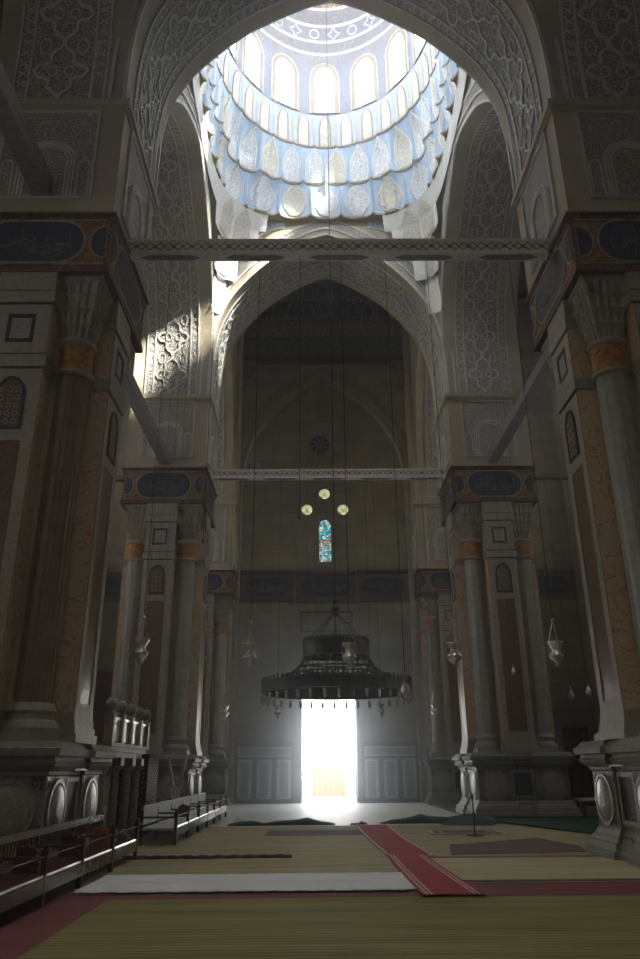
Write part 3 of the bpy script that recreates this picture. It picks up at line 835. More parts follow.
def surf(k, th, z):
    z0, z1 = TIERS[k][0], TIERS[k][1]
    h = min(max((z - z0) / (z1 - z0), 0), 1)
    a = bottom(k, th); b = bottom(k + 1, th) - .03
    w = 0 if h < .42 else ((h - .42) / .58) ** 1.8
    return a + (b - a) * w
NS = 384
for k in range(3):
    z0, z1 = TIERS[k][:2]; rows = 9; mb = MB(); vs = []
    for j in range(rows + 1):
        z = z0 + (z1 - z0) * j / rows
        vs += [pt(2 * pi * i / NS, surf(k, 2 * pi * i / NS, z), z) for i in range(NS)]
    mb.add(vs, [(j * NS + i, (j + 1) * NS + i, (j + 1) * NS + (i + 1) % NS, j * NS + (i + 1) % NS) for j in range(rows) for i in range(NS)])
    tier = mb.build('stalactite_tier', ['bluemid' if k < 2 else 'blueplaster'], dome)
    lip = MB(); vs = []
    for dr, dz in ((.10 if k else .5, 0), (-.06, 0), (-.06, .10), (.02, .13)):
        vs += [pt(2 * pi * i / NS, bottom(k, 2 * pi * i / NS) + dr, z0 + dz - .02) for i in range(NS)]
    lip.add(vs, [(j * NS + i, j * NS + (i + 1) % NS, (j + 1) * NS + (i + 1) % NS, (j + 1) * NS + i) for j in range(3) for i in range(NS)])
    lip.build('tier_edge', 'edge_dark', tier)
    n, ph = TIERS[k][4], TIERS[k][5]
    for i in range(n):
        th = 2 * pi * (i + .5 - ph) / n
        hw = pi / n * .68; za, zb = z0 + .16, z1 - .12
        pm = MB(); vs = []; R = 12
        for j in range(R + 1):
            t = j / R; z = za + (zb - za) * t
            if k == 0: w = hw * max(.02, sin(pi * min(t * .9 + .07, 1)) ** .75)
            elif k == 1: w = hw * (min(1, .75 + t) if t < .55 else max(.02, (1 - ((t - .55) / .45) ** 2.0)))
            else: w = hw * .62 * (1 if t < .62 else max(.02, (1 - ((t - .62) / .38) ** 2) ** .5))
            for q in range(11):
                a = th + (q / 5 - 1) * w; vs.append(pt(a, surf(k, a, z) - .045, z))
        pm.add(vs, [(j * 11 + q, (j + 1) * 11 + q, (j + 1) * 11 + q + 1, j * 11 + q + 1) for j in range(R) for q in range(10)])
        gold = (k == 2 and i % 2 == 0) or (k < 2 and i % 3 == 1)
        po = pm.build('lancet_panel', 'panel_gold' if gold else 'panel_wg', tier)
    rb = MB()
    for i in range(n):      # white frames around each lancet
        th = 2 * pi * (i + .5 - ph) / n; hw = pi / n * .68 + .008; za, zb = z0 + .14, z1 - .10
        L = []; Rr = []
        for j in range(13):
            t = j / 12; z = za + (zb - za) * t
            if k == 0: w = hw * max(.02, sin(pi * min(t * .9 + .07, 1)) ** .75)
            elif k == 1: w = hw * (min(1, .75 + t) if t < .55 else max(.02, (1 - ((t - .55) / .45) ** 2.0)))
            else: w = hw * .66 * (1 if t < .62 else max(.02, (1 - ((t - .62) / .38) ** 2) ** .5))
            L.append((th - w, z)); Rr.append((th + w, z))
        rb.tube([pt(a, surf(k, a, z) - .03, z) for a, z in L + Rr[::-1]], .03, 4)
    rb.build('lancet_frame', 'whiteplaster' if k < 2 else 'gold', tier)
# corner pendentives (two stepped levels), only where the plan leaves the walls
pm = MB()
LV = [(20.0, 30, 1.0), (21.6, 13, .995), (21.6, 13, .975), (23.2, 6.5, .985), (23.2, 6.5, .965), (24.2, 4.3, .98), (24.95, 3.4, .955)]
NP = 512; vs = []
for j, (z, p, k) in enumerate(LV):
    for i in range(NP):
        th = 2 * pi * i / NP; r = plan(th, p, k)
        vs.append(pt(th, r, z))
fs = []
def dev(i, j):
    x, y, z = vs[j * NP + i]; y -= DY
    return min(DA - abs(x), DB - abs(y))
for j in range(len(LV) - 1):
    for i in range(NP):
        i2 = (i + 1) % NP
        x, y, z = vs[j * NP + i]; a = abs(x) / DA; b = abs(y - DY) / DB
        cut = .80 if LV[j + 1][0] <= 23.2 else .62
        if LV[j + 1][0] > 24.3: cut = .55 if b > a else 0
        elif LV[j+1][0] <= 21.7: cut = .9
        if min(a, b) >= cut: fs.append((j * NP + i, (j + 1) * NP + i, (j + 1) * NP + i2, j * NP + i2))
pm.add(vs, fs); pend = pm.build('pendentive', 'whiteplaster', dome)
for sx in (-1, 1):
    for sy in (-1, 1):
        th0 = atan2(sy * DB, sx * DA)
        for dth, zz0, zz1, w in ((-.075, 23.3, 24.85, .062), (.075, 23.3, 24.85, .062), (0, 21.7, 23.1, .035)):
            g = MB(); R = 10; V = []
            for j in range(R + 1):
                t = j / R; z = zz0 + (zz1 - zz0) * t
                # follow the pendentive surface
                for (za, pa, ka), (zb_, pb_, kb) in zip(LV, LV[1:]):
                    if za <= z <= zb_ and zb_ > za: f = (z - za) / (zb_ - za); break
                ww = w * (1 if t < .6 else max(.02, 1 - ((t - .6) / .4) ** 2))
                for q in (-1, 0, 1):
                    a = th0 + dth + q * ww
                    r = plan(a, pa, ka) * (1 - f) + plan(a, pb_, kb) * f
                    V.append(pt(a, r - .04, z))
            g.add(V, [(j * 3 + q, (j + 1) * 3 + q, (j + 1) * 3 + q + 1, j * 3 + q + 1) for j in range(R) for q in (0, 1)])
            g.build('pendentive_panel', 'panel_gold', pend)
# closing ring between square walls and the round parts (above the arches)
cl = MB(); vs = []
for i in range(NS):
    th = 2 * pi * i / NS
    r1 = plan(th, 60, 1.3); vs.append(pt(th, r1, 29.28))
for i in range(NS):
    th = 2 * pi * i / NS; vs.append(pt(th, plan(th, 2.0, .93), 30.8))
cl.add(vs, [(i, (i + 1) % NS, NS + (i + 1) % NS, NS + i) for i in range(NS)])
cl.build('outer_skirt', 'stone', dome)

# drum with sixteen windows
DR = .915
def DT(th, z, n):   # n towards the inside
    r = plan(th, 2.0, DR) - n; return pt(th, r, z)
ZD0, ZD1 = 30.85, 34.9
drum = MB(); nw = 16
whalf = .47; wz0, wzs, wzt = 31.05, 33.3, 33.95
for i in range(nw):
    tc = 2 * pi * (i + .0) / nw + pi / 2
    seg = pi / nw; rloc = plan(tc, 2, DR); a = whalf / rloc
    A = archpoly(0, 1, wz0, wzs, wzt, 8); A = A[2:]       # head from right foot to left foot
    head = [(tc + u * a, z) for u, z in A[::-1]]
    for n0 in (0, -.45):
        vs = []; m = len(head)
        # side strips
        for (ta, tb) in ((tc - seg, tc - a), (tc + a, tc + seg)):
            drum.add([DT(ta + (tb - ta) * q / 3, z, n0) for z in (ZD0, ZD1) for q in range(4)], [(q, q + 1, q + 5, q + 4) for q in range(3)])
        drum.add([DT(tc - a + 2 * a * q / 4, z, n0) for z in (ZD0, wz0) for q in range(5)], [(q, q + 1, q + 6, q + 5) for q in range(4)])
        drum.add([DT(t, z, n0) for t, z in head] + [DT(t, ZD1, n0) for t, z in head], [(q, q + 1, m + q + 1, m + q) for q in range(m - 1)])
    loop = [(tc - a, wz0)] + head + [(tc + a, wz0)]
    m = len(loop)
    drum.add([DT(t, z, 0) for t, z in loop] + [DT(t, z, -.45) for t, z in loop], [(q, (q + 1) % m, m + (q + 1) % m, m + q) for q in range(m)])
drum_o = drum.build('drum_wall', 'drum_blue', dome)
for i in range(nw):
    tc = 2 * pi * i / nw + pi / 2; rloc = plan(tc, 2, DR); a = whalf / rloc
    P = [(tc + u * a, z) for u, z in archpoly(0, 1, wz0, wzs, wzt, 8)]
    fr = MB(); fr.tube([DT(t, z, -.3) for t, z in P + [P[0]]], .035, 4); 
    fr.tube([DT(tc - a, 32.95, -.3), DT(tc, 32.95, -.3), DT(tc + a, 32.95, -.3)], .04, 4)
    fr.tube([DT(tc, wz0, -.3), DT(tc, 32.95, -.3)], .02, 4)
    wf = fr.build('arched_window', 'edge_dark', dome)
    g = MB(); g.add([DT(t, z, -.31) for t, z in P], [tuple(range(len(P)))]); g.build('window_pane', 'pane', wf)
    sr = MB()
    def MT(u, z, n): return DT(tc + u / rloc, z, n)
    outer = archpoly(0, whalf + .24, wz0 - .1, wzs + .05, wzt + .32, 8); inner = archpoly(0, whalf + .03, wz0 - .0, wzs, wzt + .04, 8)
    sr.ringprism(outer, inner, 0, .03, MT, 0)
    sr.ribbon(outer, .05, .06, MT, 1, closed=True)
    sr.ribbon(archpoly(0, whalf + .02, wz0, wzs, wzt + .03, 8), .04, .05, MT, 1, closed=True)
    sr.build('window_surround', ['surround_gold', 'panel_gold'], wf)
# rings and shell
sh = MB(); profs = [(ZD1, 1.0), (35.6, .975), (36.4, .93), (37.2, .87), (38.0, .79), (38.8, .69), (39.5, .56), (40.1, .40), (40.5, .22), (40.65, .02)]
NR = 128
bands = ['dome_ring', 'blueplaster', 'dome_ring', 'dome_gold', 'dome_ring', 'dome_gold', 'dome_ring', 'dome_gold', 'dome_gold']
for b, ((za, ka), (zb_, kb)) in enumerate(zip(profs, profs[1:])):
    vs = [pt(2 * pi * i / NR, plan(2 * pi * i / NR, 2, DR * k), z) for z, k in ((za, ka), (zb_, kb)) for i in range(NR)]
    sh.add(vs, [(i, NR + i, NR + (i + 1) % NR, (i + 1) % NR) for i in range(NR)], {'dome_ring': 0, 'blueplaster': 1, 'dome_gold': 2}[bands[b]])
sh.build('dome_shell', ['dome_ring', 'drum_blue', 'dome_gold'], dome)
for b, (z, k) in enumerate(profs[:-2]):
    r = MB(); r.tube([pt(2 * pi * i / 64, plan(2 * pi * i / 64, 2, DR * k) - .03, z) for i in range(65)], .07, 6); r.build('ring_moulding', 'whiteplaster', dome)
st = MB()
for i in range(32):     # star and diamond figures painted round the lowest band
    th = 2 * pi * (i + .5) / 32
    za, zb_ = 35.6, 36.4; zc = 36.0
    def ST(u, z, n):
        f = (z - 35.6) / .8; r = plan(th + u / 4.7, 2, DR * (.975 + (.93 - .975) * f)) - n - .01; return pt(th + u / 4.7, r, z)
    if i % 2: st.ribbon([(.30, zc), (.1, zc + .12), (0, zc + .33), (-.1, zc + .12), (-.30, zc), (-.1, zc - .12), (0, zc - .33), (.1, zc - .12)], .05, .03, ST, closed=True)
    else: st.ribbon(circ(0, zc, .22, 10), .05, .03, ST, closed=True)
st.build('painted_star', 'whiteplaster', dome)
sp = MB()
for i in range(32):     # scrolls in the zone above the windows
    th = 2 * pi * (i + .5) / 32 + pi / 2
    def ST2(u, z, n): return DT(th + u / 4.7, z, n)
    if i % 2 == 0 or True: sp.ribbon([(-.28, 34.75), (-.2, 34.45), (0, 34.15), (.2, 34.45), (.28, 34.75)], .04, .02, ST2)
    sp.ribbon(circ(0, 34.55, .11, 8), .035, .02, ST2, closed=True)
sp.build('scroll_pattern', 'gold', dome)

# ------------------------------------------------------------------ end wall
YW = 39.3
def end_wall():
    mb = MB()
    cuts = (-1.30, 1.50)   # door
    # lower wall with recessed portal bay -1.62 .. 1.65 up to z 17.3
    mb.box(-14, -1.62, YW, YW + .7, -.3, ZTOP); mb.box(1.68, 14, YW, YW + .7, -.3, ZTOP)
    mb.box(-1.62, 1.68, YW, YW + .7, 17.3, ZTOP)
    # recess back, with holes for the door and four lights
    y0, y1 = YW + .22, YW + .7
    mb.box(-1.62, -1.30, y0, y1, 0, 5.0); mb.box(1.50, 1.68, y0, y1, 0, 5.0); mb.box(-1.62, 1.68, y0, y1, 5.0, 17.3)
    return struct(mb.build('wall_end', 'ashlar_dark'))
end_wall()
rt = MB(); rt.box(-4.75, 4.6, YW + .7, YW + .72, 0, .01)
def side_end(x0, x1): pass
# blind pointed arch in front of the end wall
make_arch('blind_arch', 'plain pointed blind arch on end wall around small blue disc', 'x', -.05, 4.55, 38.75, YW, 14.6, 22.9, mat='ashlar', ring=((38.75, -1),), rich=False, ztop=24.0, ringmat='carved_dark')
jm = MB(); jm.box(-4.95, -4.6, 38.75, YW, 0, 24.0); jm.box(4.5, 4.95, 38.75, YW, 0, 24.0); struct(jm.build('wall_pilaster_end', 'ashlar'))
# blue disc
d = MB(); T = planeY(YW); d.prism(circ(-.25, 19.0, .55, 32), 0, .04, T); d.ringprism(circ(-.25, 19.0, .63, 32), circ(-.25, 19.0, .55, 32), 0, .07, T, 1)
for a in range(8):
    an = a * pi / 4; d.ribbon([(-.25 + .1 * cos(an), 19 + .1 * sin(an)), (-.25 + .48 * cos(an + .3), 19 + .48 * sin(an + .3))], .04, .05, T, 2)
tag(d.build('wall_medallion', ['blue', 'ashlar_dark', 'bluemid']), 'round dark blue disc high on the end wall', 'medallion')
# stained glass
T = planeY(YW + .22)
sw = thing('stained_window', 'tall arched blue stained glass window above the doorway', 'window', (0, YW + .2, 12))
P = archpoly(.01, .33, 12.1, 14.15, 14.5)
MB().prism(P, 0, .03, T).build('stained_pane', 'stained', sw)
f = MB(); f.ringprism(offs(P, .07), P, 0, .06, T); f.build('window_frame', 'stone', sw)
for (x, z, lb) in ((0, 16.04, 'small round stained window, topmost of the three'), (-.99, 15.1, 'small round stained window, lower left of the three'), (1.03, 15.1, 'small round stained window, lower right of the three')):
    w = thing('round_window', lb, 'window', (x, YW + .2, z))
    MB().prism(circ(x, z, .30, 24), 0, .03, T).build('stained_pane', 'stained_round', w)
    f = MB(); f.ringprism(circ(x, z, .38, 24), circ(x, z, .30, 24), 0, .06, T)
    for a in (0, pi / 3, 2 * pi / 3): f.ribbon([(x - .3 * cos(a), z - .3 * sin(a)), (x + .3 * cos(a), z + .3 * sin(a))], .02, .045, T)
    f.build('window_frame', 'stone', w)
# rectangular inscription panel over the door
ip = MB(); ip.prism(rect(-1.25, 1.35, 8.35, 9.3), 0, .02, T); ip.ringprism(rect(-1.33, 1.43, 8.27, 9.38), rect(-1.25, 1.35, 8.35, 9.3), 0, .05, T, 1)
tag(ip.build('wall_mounted_slab', ['ashlar_dark', 'inlay']), 'rectangular framed stone panel above the chandelier on end wall', 'stone slab')
# frieze bands with inscriptions
for (x0, x1, T, lb) in ((-4.6, -1.66, planeY(YW), 'dark inscription band on end wall, left of the stained window'), (-1.6, 1.66, planeY(YW + .22), 'dark inscription band on end wall, below the stained window'), (1.72, 4.5, planeY(YW), 'dark inscription band on end wall, right of the stained window')):
    r = thing('inscription_band', lb, 'frieze', ((x0 + x1) / 2, YW, 9.9), 'inscription bands of the end wall')
    m = MB(); m.prism(rect(x0, x1, 9.9, 11.55), 0, .05, T); m.prism(rect(x0, x1, 11.35, 11.55), 0, .10, T); m.prism(rect(x0, x1, 9.85, 10.0), 0, .10, T)
    n = int((x1 - x0) / .14)
    for i in range(n): 
        u = x0 + (i + .5) * (x1 - x0) / n; m.prism([(u - .05, 11.55), (u + .05, 11.55), (u, 11.75)], 0, .08, T)
    m.build('band_ground', 'bandground', r)
    uc = (x0 + x1) / 2; hw = (x1 - x0) / 2 - .28
    b = MB(); b.prism(stadium(uc, 10.68, hw, .5), .05, .07, T); b.build('blue_field', 'blue', r)
    g = MB(); g.ringprism(stadium(uc, 10.68, hw + .05, .55), stadium(uc, 10.68, hw, .5), .05, .09, T)
    T5 = (lambda T: lambda u, z, n: T(u, z, n + .07))(T)
    script_strokes(g, T5, uc - hw * .85, uc + hw * .85, 10.3, 11.05, 26, .045, .02, 0, int(x0 * 10) + 90); g.build('gold_inscription', 'dullgold', r)
for s, nm in ((-1, 'left'), (1, 'right')):
    r = thing('inscription_band', 'dark inscription band on the end wall of the %s aisle' % nm, 'frieze', (s * 10.3, YW, 9.9), 'inscription bands of the end wall')
    T = planeY(YW); a, b_ = sorted((s * 7.5, s * 13.5))
    m = MB(); m.prism(rect(a, b_, 9.9, 11.55), 0, .05, T); m.prism(rect(a, b_, 11.35, 11.55), 0, .10, T); m.build('band_ground', 'bandground', r)
    g = MB(); g.prism(stadium((a + b_) / 2, 10.68, 2.6, .5), .05, .07, T, 0); g.build('blue_field', 'blue', r)
    g = MB(); script_strokes(g, (lambda u, z, n: planeY(YW)(u, z, n + .07)), a + .6, b_ - .6, 10.3, 11.05, 34, .04, .02, 0, 5 + s); g.build('gold_inscription', 'dullgold', r)
# marble dado panels beside the door
for (x0, x1, nm) in ((-4.55, -1.66, 'left'), (1.72, 4.5, 'right')):
    r = thing('marble_dado', 'striped marble dado panel at the foot of end wall, %s of the doorway' % nm, 'wall panel', ((x0 + x1) / 2, YW, 0))
    T = planeY(YW)
    m = MB(); m.prism(rect(x0, x1, 0, 2.65), 0, .08, T); m.prism(rect(x0 - .03, x1 + .03, 2.65, 2.8), 0, .16, T); m.prism(rect(x0, x1, 0, .12), 0, .14, T); m.build('dado_slab', 'marble_brown', r)
    n = 3; w = (x1 - x0) / n
    p = MB(); q = MB()
    for i in range(n):
        a = x0 + i * w + .12; b_ = a + w - .24
        p.ringprism(rect(a, b_, .2, 2.0), rect(a + .16, b_ - .16, .3, 1.9), .08, .11, T); q.prism(rect(a + .16, b_ - .16, .3, 1.9), .08, .09, T)
    p.ringprism(rect(x0 + .12, x1 - .12, 2.12, 2.58), rect(x0 + .2, x1 - .2, 2.2, 2.5), .08, .11, T); q.prism(rect(x0 + .2, x1 - .2, 2.2, 2.5), .08, .09, T)
    p.build('pale_border', 'marble_white', r); q.build('brown_slab', 'roundel', r)
# door frame and open leaves
df = MB(); y0 = YW + .1
df.box(-1.44, -1.28, YW + .02, YW + .5, 0, 5.15); df.box(1.48, 1.66, YW + .02, YW + .5, 0, 5.15); df.box(-1.44, 1.66, YW + .02, YW + .5, 5.0, 5.2)
struct(df.build('door_frame', 'plinth'))
for s, x, nm in ((-1, -1.27, 'left'), (1, 1.47, 'right')):
    r = thing('door_leaf', 'tall dark wooden door leaf folded open outside doorway, on the %s' % nm, 'door', (x, YW + .75, 0))
    m = MB(); a, b_ = sorted((x, x + s * .07)); m.box(a, b_, YW + .72, YW + 2.1, .02, 4.9); 
    for z in (.3, 1.9, 3.5): m.box(*sorted((x - s * .02, x)), YW + .85, YW + 1.95, z, z + 1.3)
    m.build('leaf_panel', 'wood_dark', r)
    k = MB(); k.lathe([(.02, 1.1), (.05, 1.13), (.05, 1.2), (.02, 1.23)], x - s * .05, YW + 1.95, 10); k.build('door_knob', 'gold', r)

# painted stalactite cornice over the blind arch
cn = thing('stalactite_cornice', 'dark painted stalactite cornice under the roof of the end bay', 'cornice', (0, 38.6, 24))
b = MB(); b.box(-4.95, 4.95, 38.3, YW, 24.0, 24.3); b.box(-4.95, 4.95, 38.45, YW, 24.3, 26.9); b.build('cornice_block', 'muqdark', cn)
T = planeY(38.45)
MB().prism(rect(-4.8, 4.8, 24.4, 25.5), 0, .04, T).build('blue_script_band', 'bandblue', cn)
MB().prism(rect(-4.8, 4.8, 25.65, 26.8), 0, .04, T).build('painted_band', 'bandred', cn)
for row, (z0, z1, yy) in enumerate(((26.9, 27.9, 38.1), (27.9, 28.95, 37.7))):
    m = MB(); m.box(-4.95, 4.95, yy, YW, z0, z1)
    n = 11
    for i in range(n):
        u = -4.95 + 9.9 * (i + .5) / n
        P = archpoly(u, .30, z0 - .12, z0 + .45, z0 + .85, 5); m.ringprism(offs(P, .07), P, 0, .16, planeY(yy), 1)
        m.prism([(u - .45, z0), (u - .35, z0), (u - .40, z0 - .4)], -.1, .15, planeY(yy), 1)
    m.build('stalactite_row', ['muqdark', 'bandred'], cn)
for s in (-1, 1):
    m = MB()
    for j in range(6):
        w = .95 - j * .14; z = 24.0 - j * .36
        a, b_ = sorted((s * 4.95, s * (4.95 - w))); m.box(a, b_, 38.3 + j * .05, 38.8, z - .36, z)
    m.build('stepped_bracket', 'bandred', cn)

# aisle end wall furnishing : tall framed door at the right, blind panels
T = planeY(YW)
dr = thing('aisle_doorway', 'tall stone door frame in the right aisle end wall', 'door', (12.4, YW, 0))
m = MB(); m.ringprism(rect(11.3, 13.5, 0, 4.2), rect(11.75, 13.1, .02, 3.4), 0, .25, T); m.prism(rect(11.2, 13.5, 4.2, 4.6), 0, .4, T); m.build('stone_frame', 'plinth', dr)
m = MB(); m.prism(rect(11.75, 13.1, .02, 3.4), 0, .06, T); m.build('door_panel', 'wood_dark', dr)
m = MB(); m.ringprism(rect(11.95, 12.9, .3, 2.3), rect(12.05, 12.8, .4, 2.2), .06, .1, T); m.ringprism(rect(11.95, 12.9, 2.5, 3.2), rect(12.05, 12.8, 2.6, 3.1), .06, .1, T); m.build('door_moulding', 'wood_brown', dr)
for (x0, x1, z0, z1, lb) in ((8.2, 10.9, 4.6, 6.3, 'framed marble panel high on the right aisle end wall'), (8.2, 10.9, 2.4, 4.2, 'framed marble panel low on the right aisle end wall'), (-13, -8.6, 3.0, 6.3, 'framed marble panel on the left aisle end wall')):
    m = MB(); m.prism(rect(x0, x1, z0, z1), 0, .04, T); m.ringprism(rect(x0 - .1, x1 + .1, z0 - .1, z1 + .1), rect(x0, x1, z0, z1), 0, .1, T, 1); tag(m.build('wall_mounted_slab', ['marble_brown', 'plinth']), lb, 'panel')

# ------------------------------------------------------------------ carpets
def carpet_obj(label, rects, mats, z=.012, name='carpet', cat='carpet', wav=0.0):
    m = MB()
    for (x0, x1, y0, y1, mi, dz) in rects:
        nx = max(1, int((x1 - x0) / .5)); ny = max(1, int((y1 - y0) / .5))
        vs = []
        for j in range(ny + 1):
            for i in range(nx + 1):
                x = x0 + (x1 - x0) * i / nx; y = y0 + (y1 - y0) * j / ny
                zz = z + dz + (wav * (sin(x * 1.7 + y * .6) * sin(y * 2.1 + x * .3) + 1) / 2)
                vs.append((x, y, zz))
        m.add(vs, [(j * (nx + 1) + i, j * (nx + 1) + i + 1, (j + 1) * (nx + 1) + i + 1, (j + 1) * (nx + 1) + i) for j in range(ny) for i in range(nx)], mi)
        m.box(x0, x1, y0, y1, 0.0, z * .5, mi)
    return tag(m.build(name, mats), label, cat)
carpet_obj('olive green foreground carpet with dark red border', [(-3.35, 9, -1, 11.05, 0, 0), (-4.6, -3.35, -1, 11.6, 1, 0), (-3.35, 9, 11.05, 11.40, 1, 0), (1.0, 9, 11.40, 12.25, 1, 0)], ['green_a', 'red_border'])
carpet_obj('pale olive carpet behind the white mat, red line along its far edge', [(-4.6, .9, 11.62, 15.75, 0, 0), (.9, 9, 12.27, 15.45, 2, 0), (.9, 9, 15.45, 15.75, 1, 0), (1.0, 9, 12.3, 12.55, 3, .004)], ['green_b', 'red_border', 'green_c', 'rug_dark'])
carpet_obj('olive carpet in the middle of the floor with reddish right part', [(-4.6, 9, 15.78, 19.0, 0, 0)], ['green_b', 'rug_dark'])
carpet_obj('straw coloured carpet in front of rolled green carpets', [(-4.6, 9, 19.03, 24.0, 0, 0), (-1.9, .6, 20.6, 22.4, 1, .003)], ['green_b', 'rug_dark'])
carpet_obj('washed out pale carpet leading to the doorway', [(-4.5, 4.5, 24.03, 38.6, 0, 0)], ['pale_carpet'])
for sx, nm in ((-1, 'left'), (1, 'right')):
    pass
m = MB(); P = [(2.0, 16.0), (4.75, 16.3), (4.95, 17.4), (4.6, 19.4), (3.9, 18.9), (2.3, 17.9)]
m.add([(x, y, .022) for x, y in P] + [(x, y, .004) for x, y in P], [tuple(range(6))] + [(i, 6 + i, 6 + (i + 1) % 6, (i + 1) % 6) for i in range(6)])
tag(m.build('worn_rug', 'rug_dark'), 'brownish violet worn rug patch right of the red runner', 'rug')
# white mat with uneven edge
m = MB(); n = 60; vs = []
for i in range(n + 1):
    x = -3.95 + 4.7 * i / n
    w = .03 * sin(i * 1.3) + .02 * sin(i * 3.1)
    vs += [(x, 11.55 + w, .03), (x, 11.6 + w, .042), (x, 12.35, .036), (x, 12.42, .045), (x, 12.5, .036), (x, 13.28 + w * .5, .04), (x, 13.3 + w * .5, .013)]
m.add(vs, [(i * 7 + j, (i + 1) * 7 + j, (i + 1) * 7 + j + 1, i * 7 + j + 1) for i in range(n) for j in range(6)])
tag(m.build('floor_mat', 'white_mat'), 'long white mat lying across the carpets', 'mat')
m = MB(); m.tube([(-4.3 + 3.2 * i / 30, 15.76 + .04 * sin(i * 1.9), .03 + .012 * sin(i * 2.3)) for i in range(31)], .045, 6)
tag(m.build('carpet_fold', 'rug_dark'), 'dark folded edge between two carpets, left of the runner', 'carpet')
# red runner in two pieces
def quadstrip(label, cl, widths, z, mats, stripes):
    """centre line pts, width; stripes: list of (f0, f1, mat)"""
    m = MB()
    for f0, f1, mi in stripes:
        vs = []
        for (x, y), w in zip(cl, widths):
            for f in (f0, f1): vs.append((x + (f - .5) * w, y, z))
        m.add(vs, [(2 * i, 2 * i + 1, 2 * i + 3, 2 * i + 2) for i in range(len(cl) - 1)], mi)
    vs = []
    for (x, y), w in zip(cl, widths): vs += [(x - w / 2, y, z), (x + w / 2, y, z), (x - w / 2, y, .005), (x + w / 2, y, .005)]
    m.add(vs, [(4 * i, 4 * i + 2, 4 * i + 6, 4 * i + 4) for i in range(len(cl) - 1)] + [(4 * i + 1, 4 * i + 5, 4 * i + 7, 4 * i + 3) for i in range(len(cl) - 1)], 0)
    return tag(m.build('runner_carpet', mats), label, 'carpet')
quadstrip('far red runner piece with white edges, between the rolled carpets', [(1.03, 24.0), (1.03, 22), (1.05, 19.5), (1.12, 17.5), (1.19, 15.75)], [.95, .92, .88, .88, .88], .03, ['red_runner', 'runner_white'], [(0, .07, 1), (.07, .93, 0), (.93, 1, 1)])
quadstrip('near red runner piece with double white stripes, beside the white mat', [(1.10, 15.85), (1.10, 14.2), (1.13, 12.6), (1.17, 11.0)], [.72, .75, .79, .82], .045, ['red_runner', 'runner_white'], [(0, .06, 0), (.06, .10, 1), (.10, .14, 0), (.14, .18, 1), (.18, .82, 0), (.82, .86, 1), (.86, .90, 0), (.90, .94, 1), (.94, 1, 0)])
# prayer rug
m = MB(); z = .028
Q = [(2.26, 20.62), (4.23, 20.46), (4.16, 21.72), (2.33, 21.85)]
def inset(Q, f):
    cx = sum(q[0] for q in Q) / 4; cy = sum(q[1] for q in Q) / 4; return [(cx + (x - cx) * f, cy + (y - cy) * f) for x, y in Q]
for f, zz, mi in ((1, .028, 0), (.86, .031, 1), (.70, .034, 0), (.64, .036, 1)): m.add([(x, y, zz) for x, y in inset(Q, f)], [(0, 1, 2, 3)], mi)
m.add([(x, y, .028) for x, y in Q] + [(x, y, .005) for x, y in Q], [(i, (i + 1) % 4, 4 + (i + 1) % 4, 4 + i) for i in range(4)])
tag(m.build('prayer_rug', ['runner_white', 'rug_dark']), 'small prayer rug with pale border under the microphone stand', 'rug')
# rolled dark green carpets
def mound(label, x0, x1, y, w, h, seed, mat='dark_green', taper=.25, cat='carpet', name='rolled_carpet'):
    r = random.Random(seed); m = MB(); n = 50; k = 9; vs = []
    ph = [r.uniform(0, 6) for _ in range(4)]
    for i in range(n + 1):
        t = i / n; x = x0 + (x1 - x0) * t
        e = min(1, t / taper, (1 - t) / taper) ** .5 if 0 < t < 1 else .05
        hh = h * e * (.75 + .25 * sin(t * 9 + ph[0]) + .12 * sin(t * 23 + ph[1])); ww = w * (.8 + .2 * sin(t * 6 + ph[2])); yy = y + .12 * sin(t * 4 + ph[3])
        for j in range(k + 1):
            a = pi * j / k; vs.append((x, yy - ww / 2 * cos(a), .012 + hh * sin(a) * (1 + .12 * sin(j * 3 + i * .4))))
    m.add(vs, [(i * (k + 1) + j, (i + 1) * (k + 1) + j, (i + 1) * (k + 1) + j + 1, i * (k + 1) + j + 1) for i in range(n) for j in range(k)])
    return tag(m.build(name, mat, smooth=True), label, cat)
mound('dark green rolled carpet lying across floor, left half, with lumpy end', -3.25, -.02, 24.6, .8, .16, 3)
mound('dark green rolled carpet lying across floor right of the runner', 1.35, 4.3, 24.9, 1.0, .2, 5)
mound('small end of a green roll between the runner and left roll', .42, .95, 24.5, .4, .07, 8)
mound('crumpled white sheet on the left end of a green rolled carpet', -3.45, -2.7, 25.3, .7, .16, 9, 'cushion', cat='cloth', name='white_sheet')
m = MB(); P = [(3.1, 23.8), (4.4, 23.3), (4.95, 24.6), (4.8, 27.2), (4.2, 27.3), (2.9, 25.6)]
cxp = (4.2, 25.4)
m.add([(x, y, .02) for x, y in P] + [(cxp[0], cxp[1], .24)], [(i, (i + 1) % 6, 6) for i in range(6)])
tag(m.build('green_cloth', 'dark_green'), 'dark green cloth heaped against the foot of far right pier', 'cloth')
m = MB(); P = [(4.9, 24.6), (5.6, 22.2), (6.4, 19.5), (8.6, 19.4), (9.3, 26.3), (5.2, 26.6)]
m.add([(x, y, .024) for x, y in P], [tuple(range(6))]); m.ribbon(P, .12, .05, lambda x, y, n: (x, y, .02 + n), closed=True)
tag(m.build('green_carpet', 'dark_green'), 'flat dark green carpet in front of far right pier', 'carpet')

